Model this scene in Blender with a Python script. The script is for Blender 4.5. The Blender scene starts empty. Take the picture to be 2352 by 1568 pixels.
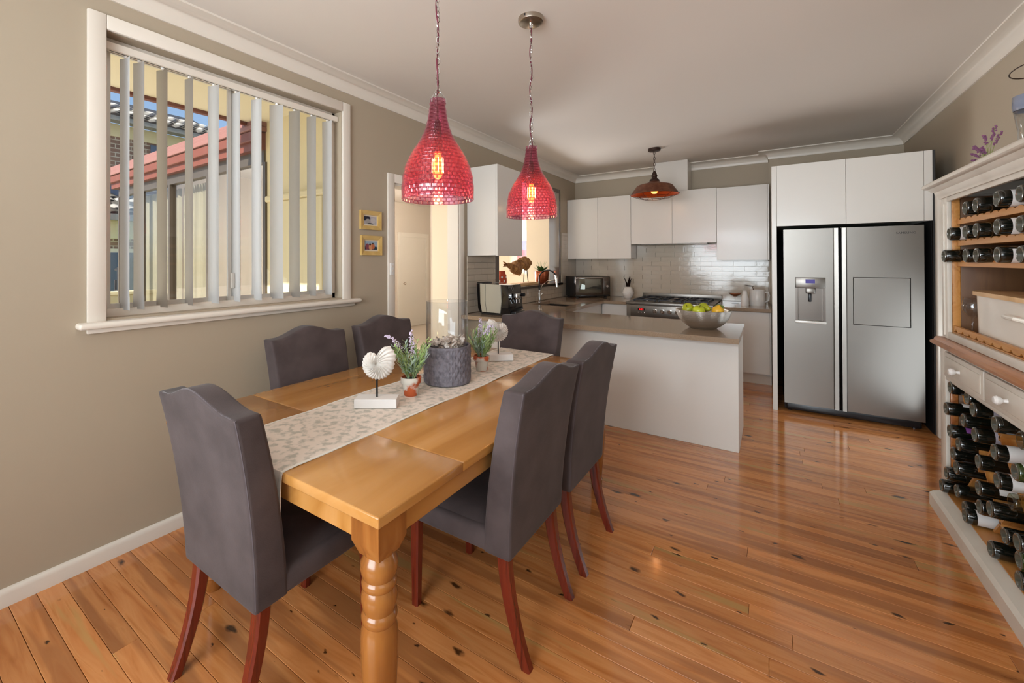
import bpy, bmesh, math, random
from mathutils import Vector, Matrix, Euler

random.seed(7)
SC = bpy.context.scene
COL = SC.collection
PI = math.pi

# ------------------------------------------------------------------ camera
F_PX, CX_PX, CY_PX = 995.964, 1080.0, 594.755
YAW, PITCH, ROLL = 0.604585, -0.004612, -0.003388
cam_data = bpy.data.cameras.new('camera')
cam = bpy.data.objects.new('camera', cam_data)
COL.objects.link(cam)
cam_data.sensor_fit = 'HORIZONTAL'
cam_data.sensor_width = 36.0
cam_data.lens = F_PX * 36.0 / 2352.0
cam_data.shift_x = (1176.0 - CX_PX) / 2352.0
cam_data.shift_y = (CY_PX - 784.0) / 2352.0
cam_data.clip_start = 0.02
cam_data.clip_end = 200
_r = Vector((math.cos(YAW), math.sin(YAW), 0)); _f0 = Vector((-math.sin(YAW), math.cos(YAW), 0)); _u = Vector((0, 0, 1))
_f = _f0 * math.cos(PITCH) - _u * math.sin(PITCH); _u2 = _u * math.cos(PITCH) + _f0 * math.sin(PITCH)
_r2 = _r * math.cos(ROLL) + _u2 * math.sin(ROLL); _u3 = -_r * math.sin(ROLL) + _u2 * math.cos(ROLL)
cam.matrix_world = Matrix(((_r2.x, _u3.x, -_f.x, 0), (_r2.y, _u3.y, -_f.y, 0), (_r2.z, _u3.z, -_f.z, 1.5), (0, 0, 0, 1)))
SC.camera = cam

# ------------------------------------------------------------------ world, sun, assumed and added fill lamps, exposure
SC.view_settings.view_transform = 'Standard'
SC.view_settings.look = 'None'
SC.view_settings.exposure = 0.13
SC.view_settings.gamma = 1.0
SC.view_settings.use_curve_mapping = False
world = bpy.data.worlds.new('sky'); SC.world = world; world.use_nodes = True
wn = world.node_tree.nodes; wl = world.node_tree.links
bg = wn['Background']
sky = wn.new('ShaderNodeTexSky'); sky.sky_type = 'HOSEK_WILKIE'
sky.sun_direction = Vector((0.12, -0.8, 0.62)).normalized(); sky.turbidity = 5.0
wl.new(sky.outputs[0], bg.inputs[0]); bg.inputs[1].default_value = 5.0

def add_sun(direction, strength, color):
    d = bpy.data.lights.new('sun', 'SUN'); d.energy = strength; d.angle = 0.01; d.color = color
    o = bpy.data.objects.new('sun', d); COL.objects.link(o)
    o.rotation_euler = Vector(direction).to_track_quat('-Z', 'Y').to_euler()
def add_area(name, loc, direction, sx, sy, power, color, spread=180):
    d = bpy.data.lights.new(name, 'AREA'); d.shape = 'RECTANGLE'; d.size = sx; d.size_y = sy; d.energy = power; d.color = color; d.spread = math.radians(spread)
    o = bpy.data.objects.new(name, d); COL.objects.link(o); o.location = loc
    o.rotation_euler = Vector(direction).to_track_quat('-Z', 'Y').to_euler()
    return o
add_sun((-0.12, 0.8, -0.62), 9.0, (1.0, 0.95, 0.86))
DAY = (0.84, 0.935, 1.0)
add_area('south_assumed_daylight', (-1.1, -1.52, 1.45), (0.04, 1, 0.06), 2.0, 1.9, 72, DAY, 130)  # added lamp for an assumed window behind the viewer; the wall there is solid
add_area('south_ceiling_fill', (-0.4, -1.52, 2.3), (0, 1, 0.75), 2.6, 0.8, 90, DAY, 140)  # added fill aimed upward to brighten the ceiling and far kitchen
add_area('east_side_fill', (1.27, 0.2, 1.6), (-0.6, 1, 0.35), 2.4, 1.6, 16, DAY)  # invented side lamp out of view, extra fill for the room
add_area('east_kitchen_fill', (1.275, 4.55, 1.1), (-1, 0.15, 0.3), 1.1, 2.0, 16, DAY)  # lamp added behind the hutch to lift the kitchen
add_area('hall_fill', (-4.9, 2.75, 1.5), (0, 1, 0.2), 2.6, 2.2, 40, (0.97, 0.97, 0.97))  # lamp added just inside the sunroom glazing, fill for hall and study
add_area('study_kitchen_fill', (-4.88, 6.7, 1.6), (1, -0.3, 0.35), 1.2, 1.5, 240, (0.95, 0.97, 1.0))  # added lamp out of view, throws fill through the servery into the kitchen

# ------------------------------------------------------------------ helpers
def lin(h):
    h = h.lstrip('#'); v = [int(h[i:i+2], 16) / 255 for i in (0, 2, 4)]
    return tuple((x / 12.92 if x <= 0.04045 else ((x + 0.055) / 1.055) ** 2.4) for x in v)
def rgba(c):
    if isinstance(c, str): c = lin(c)
    return (c[0], c[1], c[2], 1.0)
MATS = {}
def mat(name, col, rough=0.5, metal=0.0, noise=None, bump=None, coat=0.0, sheen=0.0, emit=None, spec=0.5, alpha=None, stretch=(1, 1, 1), trans=0.0):
    m = bpy.data.materials.new(name); m.use_nodes = True
    nt = m.node_tree; b = nt.nodes['Principled BSDF']
    b.inputs['Base Color'].default_value = rgba(col); b.inputs['Roughness'].default_value = rough
    b.inputs['Metallic'].default_value = metal; b.inputs['Specular IOR Level'].default_value = spec
    b.inputs['Coat Weight'].default_value = coat; b.inputs['Coat Roughness'].default_value = 0.08
    b.inputs['Sheen Weight'].default_value = sheen; b.inputs['Sheen Roughness'].default_value = 0.4
    b.inputs['Transmission Weight'].default_value = trans
    if emit: b.inputs['Emission Color'].default_value = rgba(emit[0]); b.inputs['Emission Strength'].default_value = emit[1]
    if noise or bump:
        tc = nt.nodes.new('ShaderNodeTexCoord'); mp = nt.nodes.new('ShaderNodeMapping'); mp.inputs['Scale'].default_value = stretch
        nt.links.new(tc.outputs['Object'], mp.inputs[0])
    if noise:
        sc, col2, lo, hi = noise
        n = nt.nodes.new('ShaderNodeTexNoise'); n.inputs['Scale'].default_value = sc; n.inputs['Detail'].default_value = 5
        r = nt.nodes.new('ShaderNodeValToRGB'); r.color_ramp.elements[0].position = lo; r.color_ramp.elements[1].position = hi
        r.color_ramp.elements[0].color = rgba(col); r.color_ramp.elements[1].color = rgba(col2)
        nt.links.new(mp.outputs[0], n.inputs[0]); nt.links.new(n.outputs[0], r.inputs[0]); nt.links.new(r.outputs[0], b.inputs['Base Color'])
    if bump:
        n2 = nt.nodes.new('ShaderNodeTexNoise'); n2.inputs['Scale'].default_value = bump[0]; n2.inputs['Detail'].default_value = 4
        bp = nt.nodes.new('ShaderNodeBump'); bp.inputs['Strength'].default_value = bump[1]; bp.inputs['Distance'].default_value = 0.005
        nt.links.new(mp.outputs[0], n2.inputs[0]); nt.links.new(n2.outputs[0], bp.inputs['Height']); nt.links.new(bp.outputs[0], b.inputs['Normal'])
    MATS[name] = m
    return m
def schlick(nt, f0):
    """reflectance of a thin pane by viewing angle, the same from both sides"""
    lw = nt.nodes.new('ShaderNodeLayerWeight'); lw.inputs[0].default_value = 0.5
    pw = nt.nodes.new('ShaderNodeMath'); pw.operation = 'POWER'; pw.inputs[1].default_value = 4.5; nt.links.new(lw.outputs['Facing'], pw.inputs[0])
    ma = nt.nodes.new('ShaderNodeMath'); ma.operation = 'MULTIPLY_ADD'; ma.inputs[1].default_value = 0.8; ma.inputs[2].default_value = f0; nt.links.new(pw.outputs[0], ma.inputs[0])
    return ma.outputs[0]
def thin_glass(name, tint, gloss=1.0, bump=None):
    m = bpy.data.materials.new(name); m.use_nodes = True; nt = m.node_tree; nt.nodes.remove(nt.nodes['Principled BSDF'])
    out = nt.nodes['Material Output']
    tr = nt.nodes.new('ShaderNodeBsdfTransparent'); tr.inputs[0].default_value = rgba(tint)
    gl = nt.nodes.new('ShaderNodeBsdfGlossy'); gl.inputs['Roughness'].default_value = 0.02
    mu = schlick(nt, 0.04 * gloss)
    mx = nt.nodes.new('ShaderNodeMixShader'); nt.links.new(mu, mx.inputs[0])
    nt.links.new(tr.outputs[0], mx.inputs[1]); nt.links.new(gl.outputs[0], mx.inputs[2]); nt.links.new(mx.outputs[0], out.inputs[0])
    MATS[name] = m
    return m
def wood(name, cols, axis=0, scale=9.0, rough=0.25, knots=0.0, coat=0.0, vary=0.15, knot_col='#2a1508', sap=None, knot_scale=0.62, heart=None):
    """timber: grain stretched along axis, per-object offset and tone, optional knots and a pale sapwood band"""
    m = bpy.data.materials.new(name); m.use_nodes = True; nt = m.node_tree; N = nt.nodes.new; Lk = nt.links.new
    b = nt.nodes['Principled BSDF']; b.inputs['Roughness'].default_value = rough; b.inputs['Coat Weight'].default_value = coat; b.inputs['Coat Roughness'].default_value = 0.06
    tc = N('ShaderNodeTexCoord'); oi = N('ShaderNodeObjectInfo')
    off = N('ShaderNodeVectorMath'); off.operation = 'SCALE'; off.inputs[0].default_value = (17.3, 31.7, 23.1); Lk(oi.outputs['Random'], off.inputs['Scale'])
    ad = N('ShaderNodeVectorMath'); ad.operation = 'ADD'; Lk(tc.outputs['Object'], ad.inputs[0]); Lk(off.outputs[0], ad.inputs[1])
    mp = N('ShaderNodeMapping'); s = [1, 1, 1]; s[axis] = 0.1; mp.inputs['Scale'].default_value = [k * scale for k in s]; Lk(ad.outputs[0], mp.inputs[0])
    n1 = N('ShaderNodeTexNoise'); n1.inputs['Scale'].default_value = 1.6; n1.inputs['Detail'].default_value = 6; n1.inputs['Distortion'].default_value = 1.1; Lk(mp.outputs[0], n1.inputs[0])
    r = N('ShaderNodeValToRGB'); cr = r.color_ramp
    cr.elements[0].position = 0.3; cr.elements[0].color = rgba(cols[0]); cr.elements[1].position = 0.72; cr.elements[1].color = rgba(cols[-1])
    for i, c in enumerate(cols[1:-1]):
        e = cr.elements.new(0.3 + 0.42 * (i + 1) / (len(cols) - 1)); e.color = rgba(c)
    Lk(n1.outputs[0], r.inputs[0]); last = r.outputs[0]
    if sap:
        mp3 = N('ShaderNodeMapping'); s = [1.6, 1.6, 1.6]; s[axis] = 0.0; s2 = [k * 6 for k in s]; s2[axis] = 0.7; mp3.inputs['Scale'].default_value = s2; Lk(ad.outputs[0], mp3.inputs[0])
        n3 = N('ShaderNodeTexNoise'); n3.inputs['Scale'].default_value = 1.0; n3.inputs['Detail'].default_value = 3; Lk(mp3.outputs[0], n3.inputs[0])
        r3 = N('ShaderNodeValToRGB'); r3.color_ramp.elements[0].position = 0.60; r3.color_ramp.elements[1].position = 0.66; Lk(n3.outputs[0], r3.inputs[0])
        mx = N('ShaderNodeMix'); mx.data_type = 'RGBA'; mx.inputs['B'].default_value = rgba(sap); Lk(r3.outputs[0], mx.inputs['Factor']); Lk(last, mx.inputs['A']); last = mx.outputs['Result']
    if heart:
        r4 = N('ShaderNodeValToRGB'); r4.color_ramp.elements[0].position = 0.40; r4.color_ramp.elements[1].position = 0.47; r4.color_ramp.elements[0].color = (1, 1, 1, 1); r4.color_ramp.elements[1].color = (0, 0, 0, 1); Lk(n3.outputs[0], r4.inputs[0])
        mh = N('ShaderNodeMath'); mh.operation = 'MULTIPLY'; mh.inputs[1].default_value = 0.7; Lk(r4.outputs[0], mh.inputs[0])
        mx = N('ShaderNodeMix'); mx.data_type = 'RGBA'; mx.inputs['B'].default_value = rgba(heart); Lk(mh.outputs[0], mx.inputs['Factor']); Lk(last, mx.inputs['A']); last = mx.outputs['Result']
    if knots:
        mp2 = N('ShaderNodeMapping'); s = [11.0, 11.0, 11.0]; s[axis] = 5.0; mp2.inputs['Scale'].default_value = s; Lk(ad.outputs[0], mp2.inputs[0])
        nd = N('ShaderNodeTexNoise'); nd.inputs['Scale'].default_value = 3.0; Lk(mp2.outputs[0], nd.inputs[0])
        va = N('ShaderNodeVectorMath'); va.operation = 'MULTIPLY_ADD'; va.inputs[1].default_value = (0.35, 0.35, 0.35); Lk(nd.outputs['Color'], va.inputs[0]); Lk(mp2.outputs[0], va.inputs[2]); mp2 = va
        v = N('ShaderNodeTexVoronoi'); v.inputs['Scale'].default_value = knot_scale; v.inputs['Randomness'].default_value = 1.0; Lk(mp2.outputs[0], v.inputs[0])
        r2 = N('ShaderNodeValToRGB'); r2.color_ramp.elements[0].position = 0.085; r2.color_ramp.elements[1].position = 0.17
        r2.color_ramp.elements[0].color = (1, 1, 1, 1); r2.color_ramp.elements[1].color = (0, 0, 0, 1); sc_ = N('ShaderNodeSeparateColor'); Lk(v.outputs['Color'], sc_.inputs[0]); ms_ = N('ShaderNodeMath'); ms_.operation = 'MULTIPLY_ADD'; ms_.inputs[1].default_value = 2.4; ms_.inputs[2].default_value = 0.55; Lk(sc_.outputs[0], ms_.inputs[0])
        md_ = N('ShaderNodeMath'); md_.operation = 'MULTIPLY'; Lk(v.outputs['Distance'], md_.inputs[0]); Lk(ms_.outputs[0], md_.inputs[1]); Lk(md_.outputs[0], r2.inputs[0])
        mk = N('ShaderNodeMath'); mk.operation = 'MULTIPLY'; mk.inputs[1].default_value = knots; Lk(r2.outputs[0], mk.inputs[0])
        mx = N('ShaderNodeMix'); mx.data_type = 'RGBA'; mx.inputs['B'].default_value = rgba(knot_col); Lk(mk.outputs[0], mx.inputs['Factor']); Lk(last, mx.inputs['A']); last = mx.outputs['Result']
    mr = N('ShaderNodeMapRange'); mr.inputs['To Min'].default_value = 1 - vary; mr.inputs['To Max'].default_value = 1 + vary; Lk(oi.outputs['Random'], mr.inputs['Value'])
    hs = N('ShaderNodeHueSaturation'); Lk(mr.outputs[0], hs.inputs['Value']); Lk(last, hs.inputs['Color']); Lk(hs.outputs[0], b.inputs['Base Color'])
    MATS[name] = m
    return m
def print_mat(name, base, blobs):
    """flat print: soft ellipses (centre, radii in 0..1 of the sheet, colour) over a base colour; uses generated y,z"""
    m = bpy.data.materials.new(name); m.use_nodes = True; nt = m.node_tree; N = nt.nodes.new; Lk = nt.links.new
    b = nt.nodes['Principled BSDF']; b.inputs['Roughness'].default_value = 0.25
    uv = N('ShaderNodeUVMap'); last = None
    for (cx, cy, rx, ry, col) in blobs:
        mp = N('ShaderNodeMapping'); mp.vector_type = 'POINT'; mp.inputs['Location'].default_value = (-cx / rx, -cy / ry, 0); mp.inputs['Scale'].default_value = (1 / rx, 1 / ry, 0); Lk(uv.outputs[0], mp.inputs[0])
        ln = N('ShaderNodeVectorMath'); ln.operation = 'LENGTH'; Lk(mp.outputs[0], ln.inputs[0])
        mr = N('ShaderNodeMapRange'); mr.inputs['From Min'].default_value = 0.85; mr.inputs['From Max'].default_value = 1.1; mr.inputs['To Min'].default_value = 1; mr.inputs['To Max'].default_value = 0; Lk(ln.outputs['Value'], mr.inputs['Value'])
        mx = N('ShaderNodeMix'); mx.data_type = 'RGBA'; Lk(mr.outputs[0], mx.inputs['Factor']); mx.inputs['B'].default_value = rgba(col)
        if last is None: mx.inputs['A'].default_value = rgba(base)
        else: Lk(last, mx.inputs['A'])
        last = mx.outputs['Result']
    Lk(last, b.inputs['Base Color'])
    MATS[name] = m
    return m

def B(): return bmesh.new()
def box(bm, x0, x1, y0, y1, z0, z1, bev=0.0, seg=2):
    vs = [bm.verts.new((x, y, z)) for x in (x0, x1) for y in (y0, y1) for z in (z0, z1)]
    fs = [bm.faces.new([vs[i] for i in f]) for f in ((0, 1, 3, 2), (4, 6, 7, 5), (0, 4, 5, 1), (2, 3, 7, 6), (0, 2, 6, 4), (1, 5, 7, 3))]
    if bev:
        es = list({e for f in fs for e in f.edges})
        bmesh.ops.bevel(bm, geom=es, offset=bev, segments=seg, profile=0.5, affect='EDGES')
    return bm
def lathe(bm, prof, seg=32, c=(0, 0, 0), sx=1, sy=1, rfun=None):
    rings = []
    for (r, z) in prof:
        if r < 1e-6: rings.append([bm.verts.new((c[0], c[1], c[2] + z))])
        else:
            ring = []
            for i in range(seg):
                a = 2 * PI * i / seg; rr = r * (rfun(a, z) if rfun else 1)
                ring.append(bm.verts.new((c[0] + rr * math.cos(a) * sx, c[1] + rr * math.sin(a) * sy, c[2] + z)))
            rings.append(ring)
    for a, b in zip(rings[:-1], rings[1:]):
        if len(a) == 1 and len(b) == 1: continue
        for i in range(seg):
            j = (i + 1) % seg
            if len(a) == 1: bm.faces.new((a[0], b[j], b[i]))
            elif len(b) == 1: bm.faces.new((a[i], a[j], b[0]))
            else: bm.faces.new((a[i], a[j], b[j], b[i]))
    return bm
def tube(bm, pts, r, seg=8, cap=True, closed=False):
    pts = [Vector(p) for p in pts]; n = len(pts); rings = []
    rs = r if isinstance(r, (list, tuple)) else [r] * n
    up = Vector((0, 0, 1)); prev = None
    for i in range(n):
        if closed: t = pts[(i + 1) % n] - pts[i - 1]
        else: t = pts[min(i + 1, n - 1)] - pts[max(i - 1, 0)]
        t.normalize()
        if prev is None:
            a = up if abs(t.z) < 0.9 else Vector((1, 0, 0)); u = t.cross(a).normalized()
        else: u = (prev - t * prev.dot(t)).normalized()
        prev = u; v = t.cross(u)
        rings.append([bm.verts.new(pts[i] + (u * math.cos(2 * PI * k / seg) + v * math.sin(2 * PI * k / seg)) * rs[i]) for k in range(seg)])
    rng = range(n) if closed else range(n - 1)
    for i in rng:
        a, b = rings[i], rings[(i + 1) % n]
        for k in range(seg): bm.faces.new((a[k], a[(k + 1) % seg], b[(k + 1) % seg], b[k]))
    if cap and not closed: bm.faces.new(rings[0][::-1]); bm.faces.new(rings[-1])
    return bm
def prism(bm, poly, axis, a, b):
    """polygon of 2D points extruded along axis from a to b; the 2D coordinates are the other two axes in order"""
    def P(p, h): return (h, p[0], p[1]) if axis == 0 else ((p[0], h, p[1]) if axis == 1 else (p[0], p[1], h))
    v0 = [bm.verts.new(P(p, a)) for p in poly]; v1 = [bm.verts.new(P(p, b)) for p in poly]
    bm.faces.new(v0); bm.faces.new(v1[::-1])
    for i in range(len(poly)):
        j = (i + 1) % len(poly); bm.faces.new((v0[i], v0[j], v1[j], v1[i]))
    return bm
def molding(bm, path, prof, closed=True):
    """profile (offset to the left of the path, z) swept along a horizontal polyline with mitred corners"""
    n = len(path); rings = []
    for i in range(n):
        p = Vector(path[i])
        if closed or 0 < i < n - 1:
            d0 = (p - Vector(path[i - 1])).normalized(); d1 = (Vector(path[(i + 1) % n]) - p).normalized()
            n0 = Vector((-d0.y, d0.x)); n1 = Vector((-d1.y, d1.x)); nm = (n0 + n1) / (1 + n0.dot(n1))
        else:
            d = (Vector(path[1]) - p if i == 0 else p - Vector(path[i - 1])).normalized(); nm = Vector((-d.y, d.x))
        rings.append([bm.verts.new((p.x + nm.x * d, p.y + nm.y * d, z)) for d, z in prof])
    m = len(prof)
    for i in range(n if closed else n - 1):
        a, b = rings[i], rings[(i + 1) % n]
        for k in range(m): bm.faces.new((a[k], b[k], b[(k + 1) % m], a[(k + 1) % m]))
    if not closed: bm.faces.new(rings[0]); bm.faces.new(rings[-1][::-1])
    return bm
def obj(name, bm, m, parent=None, smooth=False, kind=None, label=None, mw=None):
    me = bpy.data.meshes.new(name)
    bmesh.ops.recalc_face_normals(bm, faces=bm.faces); bm.to_mesh(me); bm.free()
    me.materials.append(MATS[m] if isinstance(m, str) else m)
    if smooth:
        for p in me.polygons: p.use_smooth = True
        if smooth != 'all': me.set_sharp_from_angle(angle=math.radians(38))
    o = bpy.data.objects.new(name, me); COL.objects.link(o)
    if parent: o.parent = parent
    if kind: o['kind'] = kind
    if label: o['label'] = label
    if mw is not None: o.matrix_basis = mw
    return o
def tag(o, label, cat, group=None):
    o['label'] = label; o['category'] = cat
    if group: o['group'] = group
    return o
def thing(name, label, cat, loc=(0, 0, 0), rz=0.0, group=None):
    o = bpy.data.objects.new(name, None); COL.objects.link(o); o.location = loc; o.rotation_euler = (0, 0, rz); o.empty_display_size = 0.05
    return tag(o, label, cat, group)
def struct(name, bm, m, smooth=False, label=None, cat=None):
    o = obj(name, bm, m, None, smooth, 'structure')
    if label: o['label'] = label
    return o
def sroot(name, label=None):
    o = bpy.data.objects.new(name, None); COL.objects.link(o); o['kind'] = 'structure'; o.empty_display_size = 0.05
    if label: o['label'] = label
    return o
def inst(src, parent=None, mw=None, name=None):
    """copy of one object that shares its mesh"""
    o = src.copy(); COL.objects.link(o); o.parent = parent
    if name: o.name = name
    if mw is not None: o.matrix_basis = mw
    return o
def dup(root, loc=None, rz=None, label=None, group=None):
    r = root.copy(); COL.objects.link(r)
    if loc is not None: r.location = loc
    if rz is not None: r.rotation_euler = (0, 0, rz)
    if label: r['label'] = label
    if group: r['group'] = group
    for ch in list(root.children):
        c = ch.copy(); COL.objects.link(c); c.parent = r
        for g in list(ch.children):
            d = g.copy(); COL.objects.link(d); d.parent = c
    return r
def sheet(name, o3, u3, v3, m, parent=None):
    """flat print: a quad with UVs from corner o3 along u3 and v3"""
    me = bpy.data.meshes.new(name); o3, u3, v3 = Vector(o3), Vector(u3), Vector(v3)
    me.from_pydata([o3, o3 + u3, o3 + u3 + v3, o3 + v3], [], [(0, 1, 2, 3)])
    uv = me.uv_layers.new(name='UVMap')
    for i, c in enumerate(((0, 0), (1, 0), (1, 1), (0, 1))): uv.data[i].uv = c
    me.materials.append(MATS[m]); o = bpy.data.objects.new(name, me); COL.objects.link(o)
    if parent: o.parent = parent
    return o
def lettering(name, text, size, mw, m, parent, depth=0.0008):
    cu = bpy.data.curves.new(name, 'FONT'); cu.body = text; cu.size = size; cu.extrude = depth; cu.align_x = 'CENTER'; cu.align_y = 'CENTER'; cu.space_character = 1.1
    t = bpy.data.objects.new(name + '_curve', cu); COL.objects.link(t)
    me = bpy.data.meshes.new_from_object(t.evaluated_get(bpy.context.evaluated_depsgraph_get())); me.name = name
    bpy.data.objects.remove(t); bpy.data.curves.remove(cu)
    me.materials.clear(); me.materials.append(MATS[m])
    o = bpy.data.objects.new(name, me); COL.objects.link(o); o.parent = parent; o.matrix_basis = mw
    return o
def T(x, y, z): return Matrix.Translation((x, y, z))
def Rm(a, ax): return Matrix.Rotation(a, 4, ax)
def ico(bm, c, r, sub=2, s=(1, 1, 1)):
    bmesh.ops.create_icosphere(bm, subdivisions=sub, radius=1.0, matrix=Matrix.Translation(c) @ Matrix.Diagonal((r * s[0], r * s[1], r * s[2], 1)))
    return bm

# ------------------------------------------------------------------ materials
mat('wall_paint', '#ab9c87', 0.6, bump=(90, 0.03))
mat('ceiling_paint', '#d9d0c6', 0.7)
mat('trim_paint', '#ddd3c6', 0.35)
mat('hall_paint', '#d6cabb', 0.6)
mat('cream_paint', '#e6d7bd', 0.6)
mat('cabinet_white', '#dad4cc', 0.28, coat=0.1)
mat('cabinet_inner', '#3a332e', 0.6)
mat('carcass_dark', '#26211f', 0.5)
mat('stone_top', '#9b8670', 0.12, noise=(120, '#8b7560', 0.3, 0.7), coat=0.3)
mat('tile_glaze', '#c6b9a8', 0.13, coat=0.35, noise=(2.0, '#bdb09d', 0.35, 0.65), bump=(14, 0.25))
mat('grout', '#c3b7a8', 0.8)
mat('steel', '#85807a', 0.34, 1.0, bump=(60, 0.05), stretch=(0.05, 1, 12))
mat('steel_dark', '#6f6862', 0.3, 1.0)
mat('chrome', '#d9d9d9', 0.08, 1.0)
mat('nickel', '#b6aa9c', 0.22, 1.0)
mat('black_plastic', '#17171a', 0.3)
mat('black_gloss', '#0d0d10', 0.08, coat=0.5)
mat('cast_iron', '#1c1d26', 0.45)
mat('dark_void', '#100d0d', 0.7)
mat('suede', '#4f4342', 0.9, sheen=0.1, noise=(6, '#3d3231', 0.35, 0.68), bump=(260, 0.12))
mat('piping', '#4a4043', 0.8, sheen=0.4)
wood('chair_leg', ['#5a1a10', '#6f2616', '#43120b'], axis=2, scale=16, rough=0.22, coat=0.3, vary=0.08)
wood('table_wood', ['#a06a2e', '#b27c40', '#bd8a52'], axis=1, scale=3.5, rough=0.2, knots=0.45, coat=0.35, vary=0.02, knot_col='#6a3c14')
wood('table_leg_wood', ['#70401a', '#8e5626', '#9d6631'], axis=2, scale=9, rough=0.24, coat=0.3, vary=0.05)
wood('floor_wood', ['#b06a33', '#c27c45', '#cb8850', '#b8733b'], axis=0, scale=14, rough=0.15, knots=0.92, coat=0.25, vary=0.14, sap='#b98a50', knot_scale=1.25, heart='#9a6036')
wood('pine', ['#a8692c', '#c48a4a', '#b97b3a'], axis=1, scale=12, rough=0.4, vary=0.08)
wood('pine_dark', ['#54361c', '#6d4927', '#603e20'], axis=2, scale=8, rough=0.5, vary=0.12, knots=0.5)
wood('wood_top', ['#8f4f22', '#b06f38', '#9d5e2c'], axis=1, scale=12, rough=0.3, coat=0.2, vary=0.05)
mat('cream_cabinet', '#d9d1c4', 0.4, noise=(5, '#cfc6b8', 0.4, 0.65))
def fabric_screen(name, col, tr):
    m = bpy.data.materials.new(name); m.use_nodes = True; nt = m.node_tree; b = nt.nodes['Principled BSDF']; b.inputs['Base Color'].default_value = rgba(col); b.inputs['Roughness'].default_value = 0.8
    t = nt.nodes.new('ShaderNodeBsdfTranslucent'); t.inputs[0].default_value = rgba(col); x = nt.nodes.new('ShaderNodeMixShader'); x.inputs[0].default_value = tr
    nt.links.new(b.outputs[0], x.inputs[1]); nt.links.new(t.outputs[0], x.inputs[2]); nt.links.new(x.outputs[0], nt.nodes['Material Output'].inputs[0]); MATS[name] = m
fabric_screen('blind_fabric', '#e2e1e0', 0.5)
mat('alu', '#cfcac2', 0.35, 0.3)
thin_glass('window_glass', (0.96, 0.97, 0.97), 0.7)
thin_glass('clear_glass', (0.955, 0.965, 0.975), 1.3)
mat('runner_cloth', '#e2d6ca', 0.9, noise=(30, '#b9b4a8', 0.47, 0.62), stretch=(1.0, 1.0, 1.0), bump=(300, 0.1))
mat('runner_trim', '#e6e2d9', 0.8, bump=(400, 0.2))
mat('white_ceramic', '#e3dfda', 0.35)
mat('white_block', '#e2dedb', 0.6)
mat('shell_white', '#dcd6cf', 0.6, noise=(30, '#c9bfb4', 0.55, 0.75))
mat('shell_pink', '#fdf0e4', 0.5, noise=(12, '#e3a272', 0.58, 0.68))
mat('silver_plastic', '#aeada4', 0.28, 0.45)
mat('concrete_grey', '#77727a', 0.75, noise=(40, '#5c585f', 0.4, 0.65), bump=(60, 0.3))
mat('terracotta', '#b4633a', 0.7)
mat('terracotta_wash', '#cfc8bc', 0.75, noise=(8, '#b8572c', 0.47, 0.52))
mat('soil', '#2c2620', 0.9)
mat('leaf_green', '#8dab62', 0.6, noise=(20, '#bccb92', 0.4, 0.7))
mat('leaf_grey', '#a3b8a6', 0.6)
mat('leaf_dark', '#3f5a2a', 0.4)
mat('lavender', '#cdbdd0', 0.8)
mat('lavender_deep', '#7d4a6e', 0.8)
mat('stem_green', '#8a9156', 0.7)
mat('cord_maroon', '#5a1626', 0.7)
mat('bronze', '#3d2a22', 0.45, 0.6)
mat('copper_rust', '#6d3d28', 0.45, 0.55, noise=(18, '#8a5a40', 0.4, 0.7))
mat('copper_inner', '#c0592a', 0.35, 0.7)
mat('bulb_glow', '#ffb15a', 0.4, emit=('#ff8a30', 6.0))
mat('filament', '#ffd9a0', 0.4, emit=('#ffc070', 30.0))
mat('copper', '#b0603f', 0.3, 0.85, noise=(10, '#8c4327', 0.45, 0.7))
mat('orange_metal', '#b8401a', 0.4)
wood('driftwood', ['#6e4522', '#a3713c', '#c09258'], axis=0, scale=16, rough=0.6, vary=0.0)
mat('fruit_green', '#a8a81e', 0.35, noise=(6, '#8d9a1c', 0.4, 0.7))
mat('fruit_lime', '#b5bd1a', 0.35, noise=(5, '#c9cc3a', 0.4, 0.7))
mat('fruit_dark', '#6d8030', 0.4)
mat('fruit_yellow', '#e0a51c', 0.4, noise=(6, '#e8b93a', 0.4, 0.7))
mat('hammered', '#c6c0b8', 0.36, 1.0, bump=(70, 0.6), stretch=(1, 1, 5))
mat('red_led', '#300000', 0.4, emit=('#ff1a20', 3.0))
mat('blue_led', '#201838', 0.4, emit=('#3a2a90', 0.6))
mat('brown_glass', '#5b4a40', 0.2)
mat('bottle_glass', '#0c0e09', 0.06, coat=0.6, spec=0.7)
mat('bottle_green', '#2c3a16', 0.06, coat=0.6, spec=0.7)
mat('bottle_base', '#4a4a40', 0.1, coat=0.6, spec=0.8)
thin_glass('bottle_clear', (0.75, 0.78, 0.7), 1.6)
mat('label_paper', '#d8d3cf', 0.6)
mat('label_grey', '#9c96a0', 0.5)
mat('label_purple', '#7b3f88', 0.6)
mat('label_red', '#a3412f', 0.6)
mat('enamel_cream', '#e6ddcf', 0.25, coat=0.4)
wood('pale_wood', ['#c69a64', '#dcb684', '#d2a873'], axis=1, scale=10, rough=0.4, vary=0.03)
mat('frame_gold', '#cfae6c', 0.45, noise=(12, '#bf9a55', 0.4, 0.7))
mat('mat_cream', '#d9cdb8', 0.7)
mat('render_cream', '#d9cba6', 0.8, bump=(200, 0.1))
mat('soffit_cream', '#e3d9bd', 0.8)
mat('fascia_brown', '#6f3a2c', 0.5)
mat('fascia_top', '#8a5f58', 0.5)
mat('bronze_frame', '#5a5047', 0.4, 0.4)
mat('curtain_beige', '#c9bda2', 0.9, noise=(3, '#bdb195', 0.4, 0.6), stretch=(8, 8, 0.2))
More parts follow.
